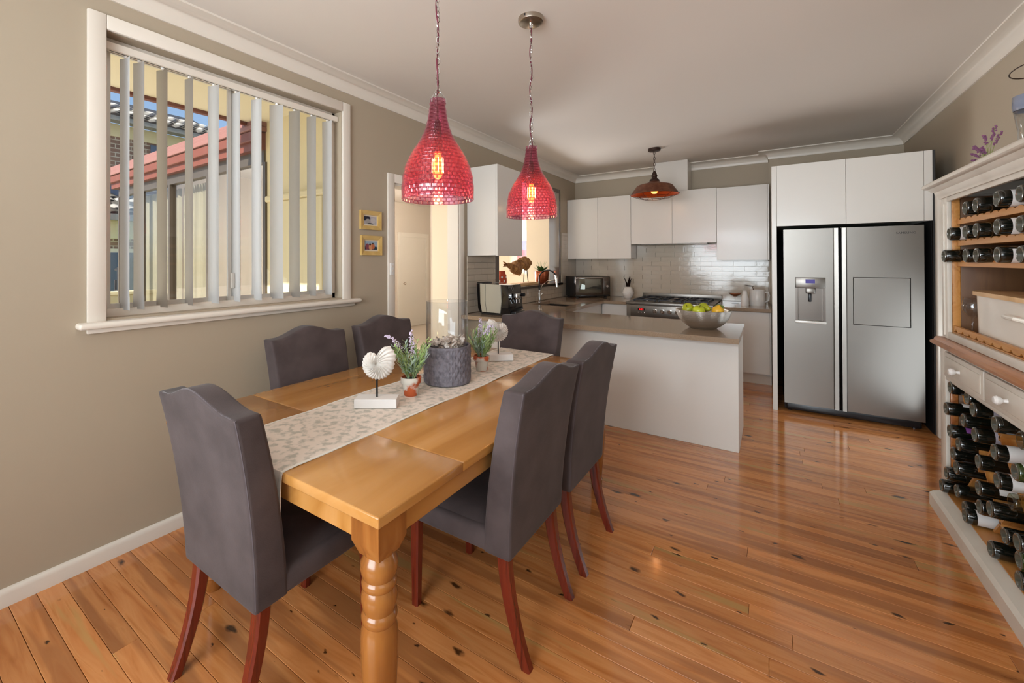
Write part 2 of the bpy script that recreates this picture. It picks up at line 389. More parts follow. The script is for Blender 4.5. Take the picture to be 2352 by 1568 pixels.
mat('roof_tile', '#c9c4bd', 0.5, noise=(4, '#a9a39b', 0.4, 0.7))
mat('roof_under', '#37383d', 0.6)
mat('gutter_grey', '#7b7a78', 0.4)
mat('blue_grey', '#53617c', 0.3)
mat('paving', '#d8cfc2', 0.8)
mat('lawn', '#6f8a3c', 0.9)
mat('fence_beige', '#d8c8a4', 0.8)
mat('hall_floor', '#cdbfae', 0.35)
mat('door_white', '#e4dccf', 0.4)

# red pressed-glass shades: tint deepens on the dimples, whose relief comes from bump
def shade_glass():
    m = bpy.data.materials.new('shade_glass'); m.use_nodes = True; nt = m.node_tree; N = nt.nodes.new; Lk = nt.links.new
    nt.nodes.remove(nt.nodes['Principled BSDF']); out = nt.nodes['Material Output']
    tc = N('ShaderNodeTexCoord'); sp = N('ShaderNodeSeparateXYZ'); Lk(tc.outputs['Object'], sp.inputs[0])
    at = N('ShaderNodeMath'); at.operation = 'ARCTAN2'; Lk(sp.outputs[1], at.inputs[0]); Lk(sp.outputs[0], at.inputs[1])
    ms = N('ShaderNodeMath'); ms.operation = 'MULTIPLY'; ms.inputs[1].default_value = 38 / (2 * PI); Lk(at.outputs[0], ms.inputs[0])
    zs = N('ShaderNodeMath'); zs.operation = 'MULTIPLY'; zs.inputs[1].default_value = 62; Lk(sp.outputs[2], zs.inputs[0])
    cb = N('ShaderNodeCombineXYZ'); Lk(ms.outputs[0], cb.inputs[0]); Lk(zs.outputs[0], cb.inputs[1])
    br = N('ShaderNodeTexBrick'); br.inputs['Scale'].default_value = 1.0; br.inputs['Mortar Size'].default_value = 0.2; br.inputs['Mortar Smooth'].default_value = 0.9
    br.inputs['Brick Width'].default_value = 1.0; br.inputs['Row Height'].default_value = 1.0
    Lk(cb.outputs[0], br.inputs[0])
    nz = N('ShaderNodeTexNoise'); nz.inputs['Scale'].default_value = 14; Lk(tc.outputs['Object'], nz.inputs[0])
    mxf = N('ShaderNodeMath'); mxf.operation = 'MULTIPLY_ADD'; mxf.inputs[2].default_value = 0.12; Lk(br.outputs['Fac'], mxf.inputs[0]); mxf.inputs[1].default_value = 0.8; nm = N('ShaderNodeMath'); nm.operation = 'MULTIPLY'; nm.inputs[1].default_value = 0.35; Lk(nz.outputs[0], nm.inputs[0]); Lk(nm.outputs[0], mxf.inputs[2])
    cm = N('ShaderNodeMix'); cm.data_type = 'RGBA'; cm.inputs['A'].default_value = (0.955, 0.72, 0.81, 1); cm.inputs['B'].default_value = (0.68, 0.29, 0.42, 1); Lk(mxf.outputs[0], cm.inputs['Factor'])
    tr = N('ShaderNodeBsdfTransparent'); Lk(cm.outputs['Result'], tr.inputs[0])
    tl = N('ShaderNodeBsdfTranslucent'); tl.inputs[0].default_value = (0.72, 0.14, 0.26, 1)
    bp = N('ShaderNodeBump'); bp.inputs['Strength'].default_value = 0.6; bp.inputs['Distance'].default_value = 0.004; Lk(br.outputs['Fac'], bp.inputs['Height'])
    gl = N('ShaderNodeBsdfGlossy'); gl.inputs['Roughness'].default_value = 0.04; Lk(bp.outputs[0], gl.inputs['Normal'])
    fr = schlick(nt, 0.05)
    m0 = N('ShaderNodeMixShader'); m0.inputs[0].default_value = 0.12; Lk(tr.outputs[0], m0.inputs[1]); Lk(tl.outputs[0], m0.inputs[2])
    m1 = N('ShaderNodeMixShader'); Lk(fr, m1.inputs[0]); Lk(m0.outputs[0], m1.inputs[1]); Lk(gl.outputs[0], m1.inputs[2]); Lk(m1.outputs[0], out.inputs[0])
    MATS['shade_glass'] = m
shade_glass()
def brick_mat():
    m = bpy.data.materials.new('brick_wall'); m.use_nodes = True; nt = m.node_tree; N = nt.nodes.new; Lk = nt.links.new
    b = nt.nodes['Principled BSDF']; b.inputs['Roughness'].default_value = 0.8
    tc = N('ShaderNodeTexCoord'); sp = N('ShaderNodeSeparateXYZ'); cb = N('ShaderNodeCombineXYZ'); Lk(tc.outputs['Object'], sp.inputs[0]); Lk(sp.outputs[1], cb.inputs[0]); Lk(sp.outputs[2], cb.inputs[1])
    br = N('ShaderNodeTexBrick'); br.inputs['Scale'].default_value = 1; br.inputs['Brick Width'].default_value = 0.36; br.inputs['Row Height'].default_value = 0.12; br.inputs['Mortar Size'].default_value = 0.014
    br.inputs['Color1'].default_value = rgba('#8a6a5c'); br.inputs['Color2'].default_value = rgba('#74584e'); br.inputs['Mortar'].default_value = rgba('#b5aa9c')
    Lk(cb.outputs[0], br.inputs[0]); Lk(br.outputs[0], b.inputs['Base Color'])
    MATS['brick_wall'] = m
brick_mat()

# ------------------------------------------------------------------ room shell
XL, XR, YB, YN, YS, ZC = -2.763, 1.29, 7.2, 7.0, -1.6, 2.94
XO = XL - 0.14

fl = sroot('floor', 'glossy knotty cypress pine floorboards running across the room')
bm = B(); box(bm, XO, XR + 0.1, YS - 0.1, YB + 0.1, -0.08, -0.02); obj('subfloor', bm, 'pine_dark', fl)
PW = 0.0876
row = 0; y = YS
while y < 6.95:
    cuts = [XL + 0.003]
    if row % 3 == 0: cuts.append(random.uniform(-2.0, 0.6))
    elif row % 3 == 1: cuts += [random.uniform(-2.2, -1.2), random.uniform(-0.4, 0.9)]
    cuts.append(XR)
    for a, b in zip(cuts[:-1], cuts[1:]):
        cx = (a + b) / 2; h = (b - a) / 2 - 0.0006
        bm = B(); box(bm, -h, h, -PW / 2 + 0.0009, PW / 2 - 0.0009, -0.02, 0.0, 0.0011, 1)
        o = obj('plank', bm, 'floor_wood', fl); o.location = (cx, y + PW / 2, 0)
    y += PW; row += 1

bm = B(); box(bm, XO, XR + 0.1, YS - 0.1, YB + 0.15, ZC, ZC + 0.12)
struct('ceiling', bm, 'ceiling_paint', label='plain off-white plaster ceiling')

# left wall with the window, the doorway and the servery opening
WY0, WY1, WZ0, WZ1 = 0.755, 2.225, 1.215, 2.675
DY0, DY1, DZ1 = 2.795, 3.785, 2.2
PY0, PY1, PZ0, PZ1 = 4.60, 6.48, 1.15, 2.58
bm = B()
for (y0, y1, z0, z1) in ((YS, WY0, 0, ZC), (WY0, WY1, 0, WZ0), (WY0, WY1, WZ1, ZC), (WY1, DY0, 0, ZC), (DY0, DY1, DZ1, ZC), (DY1, PY0, 0, ZC), (PY0, PY1, 0, PZ0), (PY0, PY1, PZ1, ZC), (PY1, YB, 0, ZC)):
    box(bm, XO, XL, y0, y1, z0, z1)
wall_left = struct('wall_left', bm, 'wall_paint', label='beige painted wall with window, doorway and servery opening')
bm = B(); box(bm, XO, 0.0, YB, YB + 0.1, 0, ZC)
wall_back = struct('wall_back', bm, 'wall_paint', label='beige kitchen wall behind the range')
bm = B(); box(bm, 0.0, XR, YN, YB + 0.1, 0, ZC)
struct('wall_nib', bm, 'wall_paint', label='beige wall stepping forward above the fridge cabinets')
bm = B(); box(bm, XR, XR + 0.1, YS, YN + 0.3, 0, ZC)
struct('wall_right', bm, 'wall_paint', label='beige wall behind the wine hutch')
bm = B(); box(bm, XO, XR + 0.1, YS - 0.1, YS, 0, ZC)
struct('wall_front', bm, 'wall_paint', label='beige wall behind the viewer')

cove = [(0, ZC - 0.105), (0.012, ZC - 0.105)] + [(0.012 + 0.098 * (1 - math.cos(a)), ZC - 0.095 + 0.082 * math.sin(a)) for a in [i * PI / 16 for i in range(9)]] + [(0.118, ZC - 0.012), (0.118, ZC), (0, ZC)]
bm = B(); molding(bm, [(XR, YS), (XR, YN), (0, YN), (0, YB), (XL, YB), (XL, YS)], cove)
struct('trim_1', bm, 'trim_paint', smooth=True, label='white coved plaster cornice around the ceiling')
bprof = [(0, 0.0), (0.019, 0.0), (0.019, 0.055), (0.017, 0.066), (0.012, 0.073), (0.005, 0.077), (0, 0.077)]
bm = B(); molding(bm, [(XL, DY0 - 0.085), (XL, YS)], bprof, closed=False)
struct('baseboard_left', bm, 'trim_paint', smooth=True, label='white skirting board below the window wall')
bm = B(); molding(bm, [(XR, YS), (XR, 1.85)], bprof, closed=False)
struct('baseboard_right', bm, 'trim_paint', smooth=True)
# door casing at the far right beside the fridge housing
bm = B(); box(bm, 1.155, XR - 0.001, 5.22, 5.285, 0, 2.12, 0.012, 3); box(bm, 1.19, XR - 0.002, 5.205, 5.225, 0, 2.12, 0.006, 2)
struct('trim_2', bm, 'trim_paint', smooth=True, label='cream door casing between the fridge housing and the wine hutch')

# window
win = sroot('window_1', 'white framed sliding window with moulded sill in the left wall')
bm = B()
def casing(bm, y0, y1, z0, z1, w, t, x, bev=0.006, bottom=False):
    box(bm, x, x + t, y0 - w, y0, z0, z1 + w, bev); box(bm, x, x + t, y1, y1 + w, z0, z1 + w, bev); box(bm, x, x + t + 0.0005, y0, y1, z1, z1 + w, bev)
casing(bm, WY0, WY1, 1.2, WZ1, 0.075, 0.022, XL)
obj('casing', bm, 'trim_paint', win, True)
bm = B(); box(bm, XO + 0.02, XL + 0.062, WY0 - 0.115, WY1 + 0.155, 1.172, 1.205, 0.014, 4); obj('sill', bm, 'trim_paint', win, True)
bm = B(); box(bm, XL, XL + 0.02, WY0 - 0.075, WY1 + 0.115, 1.148, 1.173, 0.004); obj('apron', bm, 'trim_paint', win, True)
bm = B()
for (y0, y1, z0, z1) in ((WY0, WY0 + 0.03, 1.205, WZ1), (WY1 - 0.03, WY1, 1.205, WZ1), (WY0, WY1, WZ1 - 0.045, WZ1), (WY0, WY1, 1.205, 1.255)): box(bm, XO + 0.012, XO + 0.06, y0, y1, z0, z1, 0.003)
obj('frame', bm, 'trim_paint', win, True)
YM = 1.425
for nm, y0, y1, xo in (('sash', WY0 + 0.03, YM + 0.025, XO + 0.018), ('sash', YM - 0.025, WY1 - 0.03, XO + 0.038)):
    bm = B(); w = 0.02
    box(bm, xo, xo + 0.016, y0, y0 + w, 1.255, WZ1 - 0.045); box(bm, xo, xo + 0.016, y1 - w, y1, 1.255, WZ1 - 0.045)
    box(bm, xo, xo + 0.016, y0 + w, y1 - w, 1.255, 1.255 + w + 0.005); box(bm, xo, xo + 0.016, y0 + w, y1 - w, WZ1 - 0.045 - w, WZ1 - 0.045)
    s = obj(nm, bm, 'alu', win)
    bm = B(); box(bm, xo + 0.006, xo + 0.009, y0 + w, y1 - w, 1.28, WZ1 - 0.065); obj('pane', bm, 'window_glass', s)
bm = B(); box(bm, XO + 0.055, XO + 0.07, YM - 0.012, YM + 0.012, 1.33, 1.43, 0.004); obj('latch', bm, 'alu', win)

# vertical blind
bl = thing('vertical_blind', 'grey fabric vertical blind hanging in the left window', 'blind', (0, 0, 0))
bm = B(); box(bm, -2.835, -2.795, WY0 + 0.005, WY1 - 0.005, 2.60, 2.64, 0.004); obj('headrail', bm, 'trim_paint', bl)
bm = B(); box(bm, -2.817, -2.813, WY0 + 0.03, WY1 - 0.03, 2.5985, 2.6, 0.0); obj('track_slot', bm, 'black_plastic', bl)
SL = [(0.860, 0.16), (0.925, 0.22), (1.035, 0.23), (1.166, 0.07), (1.311, 0.25), (1.441, 0.10), (1.582, 0.21), (1.738, 0.61), (1.868, 0.34), (2.003, 0.17), (2.143, 0.19)]
smesh = None
for yb, a in SL:
    if smesh is None:
        bm = B(); n = 8; W = 0.095
        pts = []
        for i in range(n + 1):
            u = i / n; pts.append((-W * u, 0.006 * math.sin(PI * u)))
        zs = [1.245, 1.26, 1.31, 1.33, 2.0, 2.57, 2.59]
        def ins(z, k): return 0.0
        rows = []
        for z in zs:
            wv = 1.0 if z < 1.32 or z > 2.5 else 0.94
            rows.append([bm.verts.new((-W / 2 + (p[0] + W / 2) * wv, p[1], z)) for p in pts])
        for r0, r1 in zip(rows[:-1], rows[1:]):
            for i in range(n): bm.faces.new((r0[i], r0[i + 1], r1[i + 1], r1[i]))
        bmesh.ops.solidify(bm, geom=list(bm.faces), thickness=0.0016)
        smesh = obj('slat', bm, 'blind_fabric', bl, True); s = smesh
        bm = B(); box(bm, -0.055, -0.04, -0.002, 0.006, 2.588, 2.602); hk = obj('hanger', bm, 'white_ceramic', s)
    else:
        s = inst(smesh, bl); inst(hk, s)
    s.location = (-2.775, yb, 0); s.rotation_euler = (0, 0, a)

# doorway casing, light switch
d1 = sroot('door_1', 'white cased doorway to the hall in the left wall')
bm = B(); casing(bm, DY0, DY1, 0.0, DZ1, 0.08, 0.018, XL, 0.005); obj('casing', bm, 'trim_paint', d1, True)
bm = B(); box(bm, XO - 0.001, XL + 0.001, DY0, DY0 + 0.018, 0, DZ1); box(bm, XO - 0.001, XL + 0.001, DY1 - 0.018, DY1, 0, DZ1); box(bm, XO - 0.001, XL + 0.001, DY0 + 0.018, DY1 - 0.018, DZ1 - 0.018, DZ1); obj('jamb', bm, 'trim_paint', d1)
sw = thing('light_switch', 'small white light switch on the doorway casing', 'switch', (XL + 0.019, 2.755, 1.38))
bm = B(); box(bm, 0, 0.008, -0.026, 0.026, 0, 0.105, 0.002); obj('plate', bm, 'white_ceramic', sw, True)
for k in (0.03, 0.068):
    bm = B(); box(bm, 0.008, 0.012, -0.009, 0.009, k, k + 0.016, 0.002); obj('rocker', bm, 'trim_paint', sw)

# servery opening lining and stone ledge
d3 = sroot('trim_3', 'white lined servery opening with a dark stone ledge')
bm = B(); box(bm, XO - 0.02, XL + 0.012, PY0 - 0.07, PY0 + 0.012, PZ0, PZ1 + 0.05, 0.004); box(bm, XO - 0.02, XL + 0.012, PY1 - 0.012, PY1 + 0.049, PZ0, PZ1 + 0.05, 0.004); box(bm, XO - 0.02, XL + 0.012, PY0 + 0.0125, PY1 - 0.0125, PZ1 - 0.012, PZ1 + 0.05, 0.004); obj('lining', bm, 'cream_paint', d3)
bm = B(); box(bm, XO - 0.17, XL + 0.05, PY0 - 0.07, PY1 + 0.05, PZ0 - 0.03, PZ0 + 0.005, 0.004); obj('ledge', bm, 'steel_dark', d3)
MATS['ledge_stone'] = mat('ledge_stone', '#5b504a', 0.1, coat=0.5)
d3.children[-1].data.materials[0] = MATS['ledge_stone']

# splashback tiles: shared bevelled tile, running bond, glazed and slightly proud of the grout
def tile_mesh(L, H):
    bm = B(); box(bm, -L / 2, L / 2, -0.008, 0, -H / 2, H / 2)
    top = [f for f in bm.faces if abs(f.calc_center_median().y + 0.008) < 1e-5]
    bmesh.ops.inset_region(bm, faces=top, thickness=0.010, depth=0.0)
    for v in {v for f in top for v in f.verts}: v.co.y -= 0.005
    return bm
TL, TH, GP = 0.27, 0.067, 0.003
bm = tile_mesh(TL, TH); tproto = obj('tile', bm, 'tile_glaze', wall_back); first = [True]
def lay(wall, x0, x1, z0, z1, place):
    nr = 0; z = z0 + TH / 2
    while z - TH / 2 < z1 - 0.02:
        x = x0 + (TL / 2 if nr % 2 == 0 else 0.0)
        while x - TL / 2 < x1 - 0.02:
            a = max(x - TL / 2, x0); b = min(x + TL / 2, x1)
            if b - a > 0.03:
                zz = min(z + TH / 2, z1); hh = zz - (z - TH / 2)
                if first[0]: o = tproto; first[0] = False
                else: o = inst(tproto, wall)
                o.parent = wall
                place(o, (a + b) / 2, (z + zz - TH / 2) / 2, ((b - a) - 0.0) / TL, hh / TH)
            x += TL + GP
        z += TH + GP; nr += 1
def place_back(o, c, z, sx, sz): o.location = (c, YB - 0.0005, z); o.scale = (sx, 1, sz)
def place_left(o, c, z, sx, sz): o.location = (XL + 0.0005, c, z); o.rotation_euler = (0, 0, PI / 2); o.scale = (sx, 1, sz)
lay(wall_back, XL + 0.015, -0.005, 0.925, 0.925 + 9 * (TH + GP) - GP, place_back)
lay(wall_back, -1.735, -0.612, 0.925 + 9 * (TH + GP), 1.745, place_back)
lay(wall_left, 3.93, 4.52, 0.925, 1.56, place_left)
lay(wall_left, 4.52 + GP, 6.56, 0.925, PZ0 - 0.03, place_left)
lay(wall_left, 6.56 + GP, 7.18, 0.925, 1.95, place_left)
bm = B(); box(bm, XL, 0, YB - 0.0004, YB + 0.001, 0.9, 1.75); obj('grout', bm, 'grout', wall_back)

# ------------------------------------------------------------------ wing beyond the left wall (hall and study)
bm = B(); box(bm, -8.2, XO, 2.35, 8.4, -0.08, -0.001)
struct('floor_hall', bm, 'hall_floor', label='pale hall floor beyond the doorway')
bm = B(); box(bm, -8.2, XO, 2.6, 8.4, 2.82, 2.86)
struct('ceiling_hall', bm, 'ceiling_paint', label='white hall ceiling')
bm = B(); box(bm, -6.95, -6.8, 2.6, 8.4, 0, 2.82)
struct('wall_hall_far', bm, 'hall_paint', label='pale wall at the end of the hall')
bm = B(); box(bm, -6.8, XO, 8.2, 8.4, 0, 2.82)
struct('wall_study', bm, 'hall_paint', label='pale study wall with a framed print')
bm = B(); box(bm, -3.66, XO, 4.42, 4.54, 0, 2.82)
struct('wall_partition', bm, 'cream_paint', label='cream partition wall seen through the doorway')
bm = B(); box(bm, -5.05, -4.9, 6.05, 8.2, 0, 2.82)
struct('wall_fill_backing', bm, 'hall_paint', label='pale wall added behind the study fill lamp')  # wall added to house the fill lamp
bm = B(); box(bm, -3.36, XO, 6.53, 8.2, 0, 2.82)
struct('wall_study_side', bm, 'cream_paint', label='cream wall seen through the servery opening')
d2 = sroot('door_2', 'white panelled door at the far end of the hall')
bm = B(); box(bm, -6.8, -6.775, 7.0, 7.1, 0, 2.15, 0.004); box(bm, -6.8, -6.775, 7.95, 8.05, 0, 2.15, 0.004); box(bm, -6.8, -6.774, 7.1, 7.95, 2.05, 2.15, 0.004); obj('casing', bm, 'door_white', d2)
bm = B(); box(bm, -6.8, -6.785, 7.1, 7.95, 0.01, 2.05); obj('leaf', bm, 'door_white', d2)
bm = B(); ico(bm, (-6.74, 7.18, 1.0), 0.03); tube(bm, [(-6.785, 7.18, 1.0), (-6.74, 7.18, 1.0)], 0.012); obj('knob', bm, 'nickel', d2, True)
print_mat('art_print', '#6d6f92', [(0.5, 0.42, 0.9, 0.17, '#b04a5c'), (0.5, 0.15, 0.9, 0.18, '#c98f9a'), (0.5, 0.02, 0.9, 0.08, '#7d4a66')])
pf = thing('framed_print', 'framed abstract print in red and violet on the study wall', 'picture', (-4.30, 8.19, 1.22))
bm = B(); hw, hh, fw = 0.31, 0.94, 0.03
for (a, b, c, d) in ((-hw, -hw + fw, 0, hh), (hw - fw, hw, 0, hh), (-hw + fw, hw - fw, 0, fw), (-hw + fw, hw - fw, hh - fw, hh)): box(bm, a, b, -0.03, 0, c, d)
obj('frame', bm, 'trim_paint', pf)
bm = B(); box(bm, -hw + fw, hw - fw, -0.008, 0, fw, hh - fw); obj('mount', bm, 'white_ceramic', pf)
sheet('print', (-0.13, -0.0085, 0.24), (0.26, 0, 0), (0, 0, 0.46), 'art_print', pf)
# hall plant leaf behind the partition and a timber handle propped by the jamb
hp = thing('house_plant', 'leafy house plant half hidden behind the hall partition', 'plant', (-3.72, 4.98, 0))
bm = B(); lathe(bm, [(0, 0), (0.12, 0), (0.15, 0.28), (0.13, 0.28), (0.12, 0.24), (0, 0.24)], 20); obj('pot', bm, 'white_ceramic', hp, True)
for k in range(7):
    a = k * 2.4; bm = B(); L = 0.30
    pts = [Vector((0, 0, 0.24)), Vector((0.05 * math.cos(a), 0.05 * math.sin(a), 0.8)), Vector((0.12 * math.cos(a), 0.12 * math.sin(a), 1.15))]
    tube(bm, pts, 0.006, 6)
    for j in range(6):
        pass
    u = Vector((math.cos(a), math.sin(a), 0.35)).normalized(); w = Vector((-math.sin(a), math.cos(a), 0))
    prev = None
    for j in range(7):
        t = j / 6; ctr = pts[2] + u * L * t * 0.8 + Vector((0, 0, -0.06 * t * t)); wd = 0.045 * math.sin(PI * min(0.98, t + 0.06)); cur = [bm.verts.new(ctr - w * wd), bm.verts.new(ctr + Vector((0, 0, -0.006))), bm.verts.new(ctr + w * wd)]
        if prev:
            bm.faces.new((prev[0], prev[1], cur[1], cur[0])); bm.faces.new((prev[1], prev[2], cur[2], cur[1]))
        prev = cur
    obj('leaf', bm, 'leaf_green', hp, True)
bm = B(); tube(bm, [(-3.1, 2.865, 0.0), (-3.06, 2.855, 0.5), (-3.045, 2.85, 1.1), (-3.045, 2.85, 1.28)], [0.012, 0.016, 0.026, 0.03], 10)
tag(obj('walking_stick', bm, 'pale_wood', None, True), 'pale timber stick leaning just inside the doorway', 'stick')

# ------------------------------------------------------------------ outside the window
bm = B(); box(bm, -30, XO, -14, 2.35, -0.4, -0.12)
struct('ground', bm, 'paving', label='pale paved patio outside')
bm = B(); box(bm, -30, -8.4, 2.35, 20, -0.4, -0.14)
struct('ground_lawn', bm, 'lawn', label='lawn beside the neighbouring house')
bm = B(); box(bm, -4.3, XO, 0.3, 2.42, 2.9, 2.96); struct('trim_eave', bm, 'soffit_cream', label='cream eave soffit above the window')
bm = B(); box(bm, -4.36, -4.3, 0.3, 2.42, 2.87, 3.08, 0.01); struct('trim_gutter', bm, 'fascia_brown', label='brown gutter at the eave edge')
bm = B(); box(bm, XO - 0.02, XO, -3, WY0 - 0.02, -0.1, 2.9); box(bm, XO - 0.02, XO, WY1 + 0.02, 2.42, -0.1, 2.9); box(bm, XO - 0.02, XO, WY0 - 0.02, WY1 + 0.02, -0.1, 1.2); box(bm, XO - 0.02, XO, WY0 - 0.02, WY1 + 0.02, 2.69, 2.9)
struct('wall_outside', bm, 'render_cream')
bm = B(); box(bm, -4.17, XO - 0.02, 2.42, 2.6, -0.1, 2.9); struct('wall_wing', bm, 'render_cream', label='cream rendered wing wall outside the window')
bm = B(); box(bm, -4.0, XO - 0.3, 2.37, 2.42, -0.1, 2.08, 0.01); box(bm, -4.06, XO - 0.24, 2.34, 2.42, 2.08, 2.14, 0.015); struct('trim_pilaster', bm, 'render_cream', label='cream moulded pier on the wing wall')
sr = thing('sunroom_front', 'glazed sunroom front under a brown fascia outside the window', 'sunroom', (0, 2.42, 0))
sr.location = (0, 0, 0)
xs = [-4.17, -4.8, -5.36, -6.4, -7.4, -8.2]
bm = B(); box(bm, -8.3, -4.17, 2.30, 2.6, 2.70, 2.80, 0.01); box(bm, -8.3, -4.17, 2.34, 2.6, 2.62, 2.70); obj('fascia', bm, 'fascia_brown', sr)
for k in range(3):
    bm = B(); box(bm, -8.3, -4.15, 2.28 + 0.02 * k, 2.6, 2.803 + 0.05 * k, 2.85 + 0.05 * k, 0.006); obj('fascia_board', bm, 'fascia_top', sr)
bm = B(); box(bm, -8.2, -4.17, 2.40, 2.48, 2.50, 2.62); box(bm, -8.2, -4.17, 2.40, 2.48, -0.1, 0.04); obj('frame', bm, 'bronze_frame', sr)
for x in xs:
    bm = B(); box(bm, x - 0.025, x + 0.025, 2.40, 2.48, 0.04, 2.5); obj('mullion', bm, 'bronze_frame', sr)
for a, b in zip(xs[1:], xs[:-1]):
    bm = B(); box(bm, a + 0.025, b - 0.025, 2.436, 2.442, 0.04, 2.5); obj('pane', bm, 'window_glass', sr)
for a, b in ((-8.1, -6.45), (-6.35, -5.5)):
    bm = B(); n = 40; rows = []
    for z in (0.02, 2.48): rows.append([bm.verts.new((a + (b - a) * i / n, 2.56 + 0.02 * math.sin(i * 1.9), z)) for i in range(n + 1)])
    for i in range(n): bm.faces.new((rows[0][i], rows[0][i + 1], rows[1][i + 1], rows[1][i]))
    bmesh.ops.solidify(bm, geom=list(bm.faces), thickness=0.003)
    tag(obj('curtain', bm, 'curtain_beige', None, True), 'beige curtain behind the sunroom glass, %s one' % ('left' if a < -8 else 'right'), 'curtain')
# neighbouring house
nh = thing('neighbour_house', 'two-storey brick house with grey tiled roofs beyond the patio', 'house', (0, 0, 0))
bm = B(); box(bm, -17, -15.0, 1.5, 9, 3.0, 5.25); obj('brick_wall', bm, 'brick_wall', nh)
bm = B(); box(bm, -15.05, -14.95, 1.5, 9, 5.0, 5.35); obj('frieze', bm, 'render_cream', nh)
bm = B(); box(bm, -15.02, -14.97, 5.15, 6.3, 3.9, 4.95); obj('window', bm, 'blue_grey', nh); box_ = B(); box(box_, -15.02, -14.965, 6.6, 7.4, 4.5, 4.95); obj('window', box_, 'blue_grey', nh)
bm = B(); box(bm, -15.02, -14.96, 1.5, 5.0, 3.0, 3.62); obj('flashing', bm, 'blue_grey', nh)
bm = B(); box(bm, -14.7, -14.35, 1.5, 9, 5.3, 5.42); obj('gutter', bm, 'gutter_grey', nh)
bm = B(); prism(bm, [(-14.5, 5.42), (-17.5, 6.75), (-17.5, 6.6), (-14.5, 5.3)], 1, 1.5, 7.3); obj('roof_deck', bm, 'roof_under', nh)
bm = B(); box(bm, -13.55, -13.3, 1.5, 8, 2.55, 2.70); obj('gutter', bm, 'gutter_grey', nh)
bm = B(); prism(bm, [(-13.45, 2.70), (-15.0, 3.35), (-15.0, 3.2), (-13.45, 2.58)], 1, 1.5, 8); obj('roof_deck', bm, 'roof_under', nh)
bm = B(); box(bm, -14.1, -13.9, 1.5, 8, 0, 2.15); obj('lower_wall', bm, 'brick_wall', nh)
bm = B(); box(bm, -13.95, -13.6, 1.5, 8, 2.1, 2.56); obj('frieze', bm, 'render_cream', nh)
for k, y0 in enumerate((3.0, 3.75, 4.5, 5.25)):
    bm = B(); box(bm, -13.9, -13.86, y0, y0 + 0.7, 0.05, 1.85); d = obj('glass_door', bm, 'trim_paint', nh)
    bm = B(); box(bm, -13.87, -13.85, y0 + 0.07, y0 + 0.63, 0.15, 1.75); obj('pane', bm, 'blue_grey', d)
# curved roof tiles, shared mesh
bm = B(); n = 6; rows = []
for u in (0, 1):
    rows.append([bm.verts.new((-0.36 * u, 0.15 - 0.30 * i / n, 0.05 * math.sin(PI * i / n) + 0.025 * (1 - u))) for i in range(n + 1)])
for i in range(n): bm.faces.new((rows[0][i], rows[0][i + 1], rows[1][i + 1], rows[1][i]))
bmesh.ops.solidify(bm, geom=list(bm.faces), thickness=0.02)
tp = obj('roof_tile', bm, 'roof_tile', nh, True); ft = True
def roof(x0, z0, slope, rows_, y0, y1):
    global ft
    ang = math.atan(slope)
    for r in range(rows_):
        k = 0; y = y0 + (0.15 if r % 2 else 0)
        while y < y1:
            o = tp if ft else inst(tp, nh); ft = False
            d = r * 0.33
            o.matrix_basis = T(x0 - d * math.cos(ang), y, z0 + d * math.sin(ang)) @ Rm(ang, 'Y')
            y += 0.31; k += 1
roof(-14.35, 5.42, 1.33 / 3.0, 6, 2.6, 7.2)
roof(-13.32, 2.70, 0.65 / 1.55, 5, 2.6, 6.2)
bm = B(); box(bm, -9.4, -9.2, 1.6, 3.6, -0.14, 0.94, 0.02); box(bm, -9.43, -9.17, 1.6, 3.6, 0.94, 1.0, 0.01)
tag(obj('garden_wall', bm, 'fence_beige'), 'low cream garden wall on the patio edge', 'garden wall')
lp = thing('garden_stand', 'dark metal stand beyond the low garden wall', 'stand', (-10.2, 3.0, -0.14))
bm = B(); tube(bm, [(0, 0, 0), (0, 0, 1.55)], 0.04, 8); obj('post', bm, 'cast_iron', lp)
bm = B(); tube(bm, [(-0.18, 0, 1.5), (0.12, 0, 1.5)], 0.03, 8); tube(bm, [(0, 0, 1.1), (-0.2, 0, 1.1), (-0.2, 0, 1.3)], 0.025, 8); obj('arm', bm, 'cast_iron', lp)

# ------------------------------------------------------------------ kitchen joinery
def slab(x0, x1, y0, y1, z0, z1, m, nm, par, bev=0.0015):
    bm = B(); box(bm, x0, x1, y0, y1, z0, z1, bev, 1); return obj(nm, bm, m, par)
ZT = 0.92
# peninsula
pc = thing('peninsula_cabinet', 'long white gloss peninsula cabinet facing the dining table', 'cabinet', (0, 0, 0))
slab(-2.60, -0.205, 3.965, 3.985, 0.0, 0.88, 'cabinet_white', 'back_panel', pc)
slab(-0.223, -0.203, 3.986, 4.62, 0.0, 0.88, 'cabinet_white', 'end_panel', pc)
slab(-2.0, -0.224, 3.99, 4.60, 0.10, 0.88, 'cabinet_white', 'carcass', pc)
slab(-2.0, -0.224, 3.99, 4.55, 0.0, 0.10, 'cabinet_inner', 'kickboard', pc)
slab(XL + 0.001, -2.602, 3.94, 4.55, 0.0, 0.88, 'wall_paint', 'return', pc)
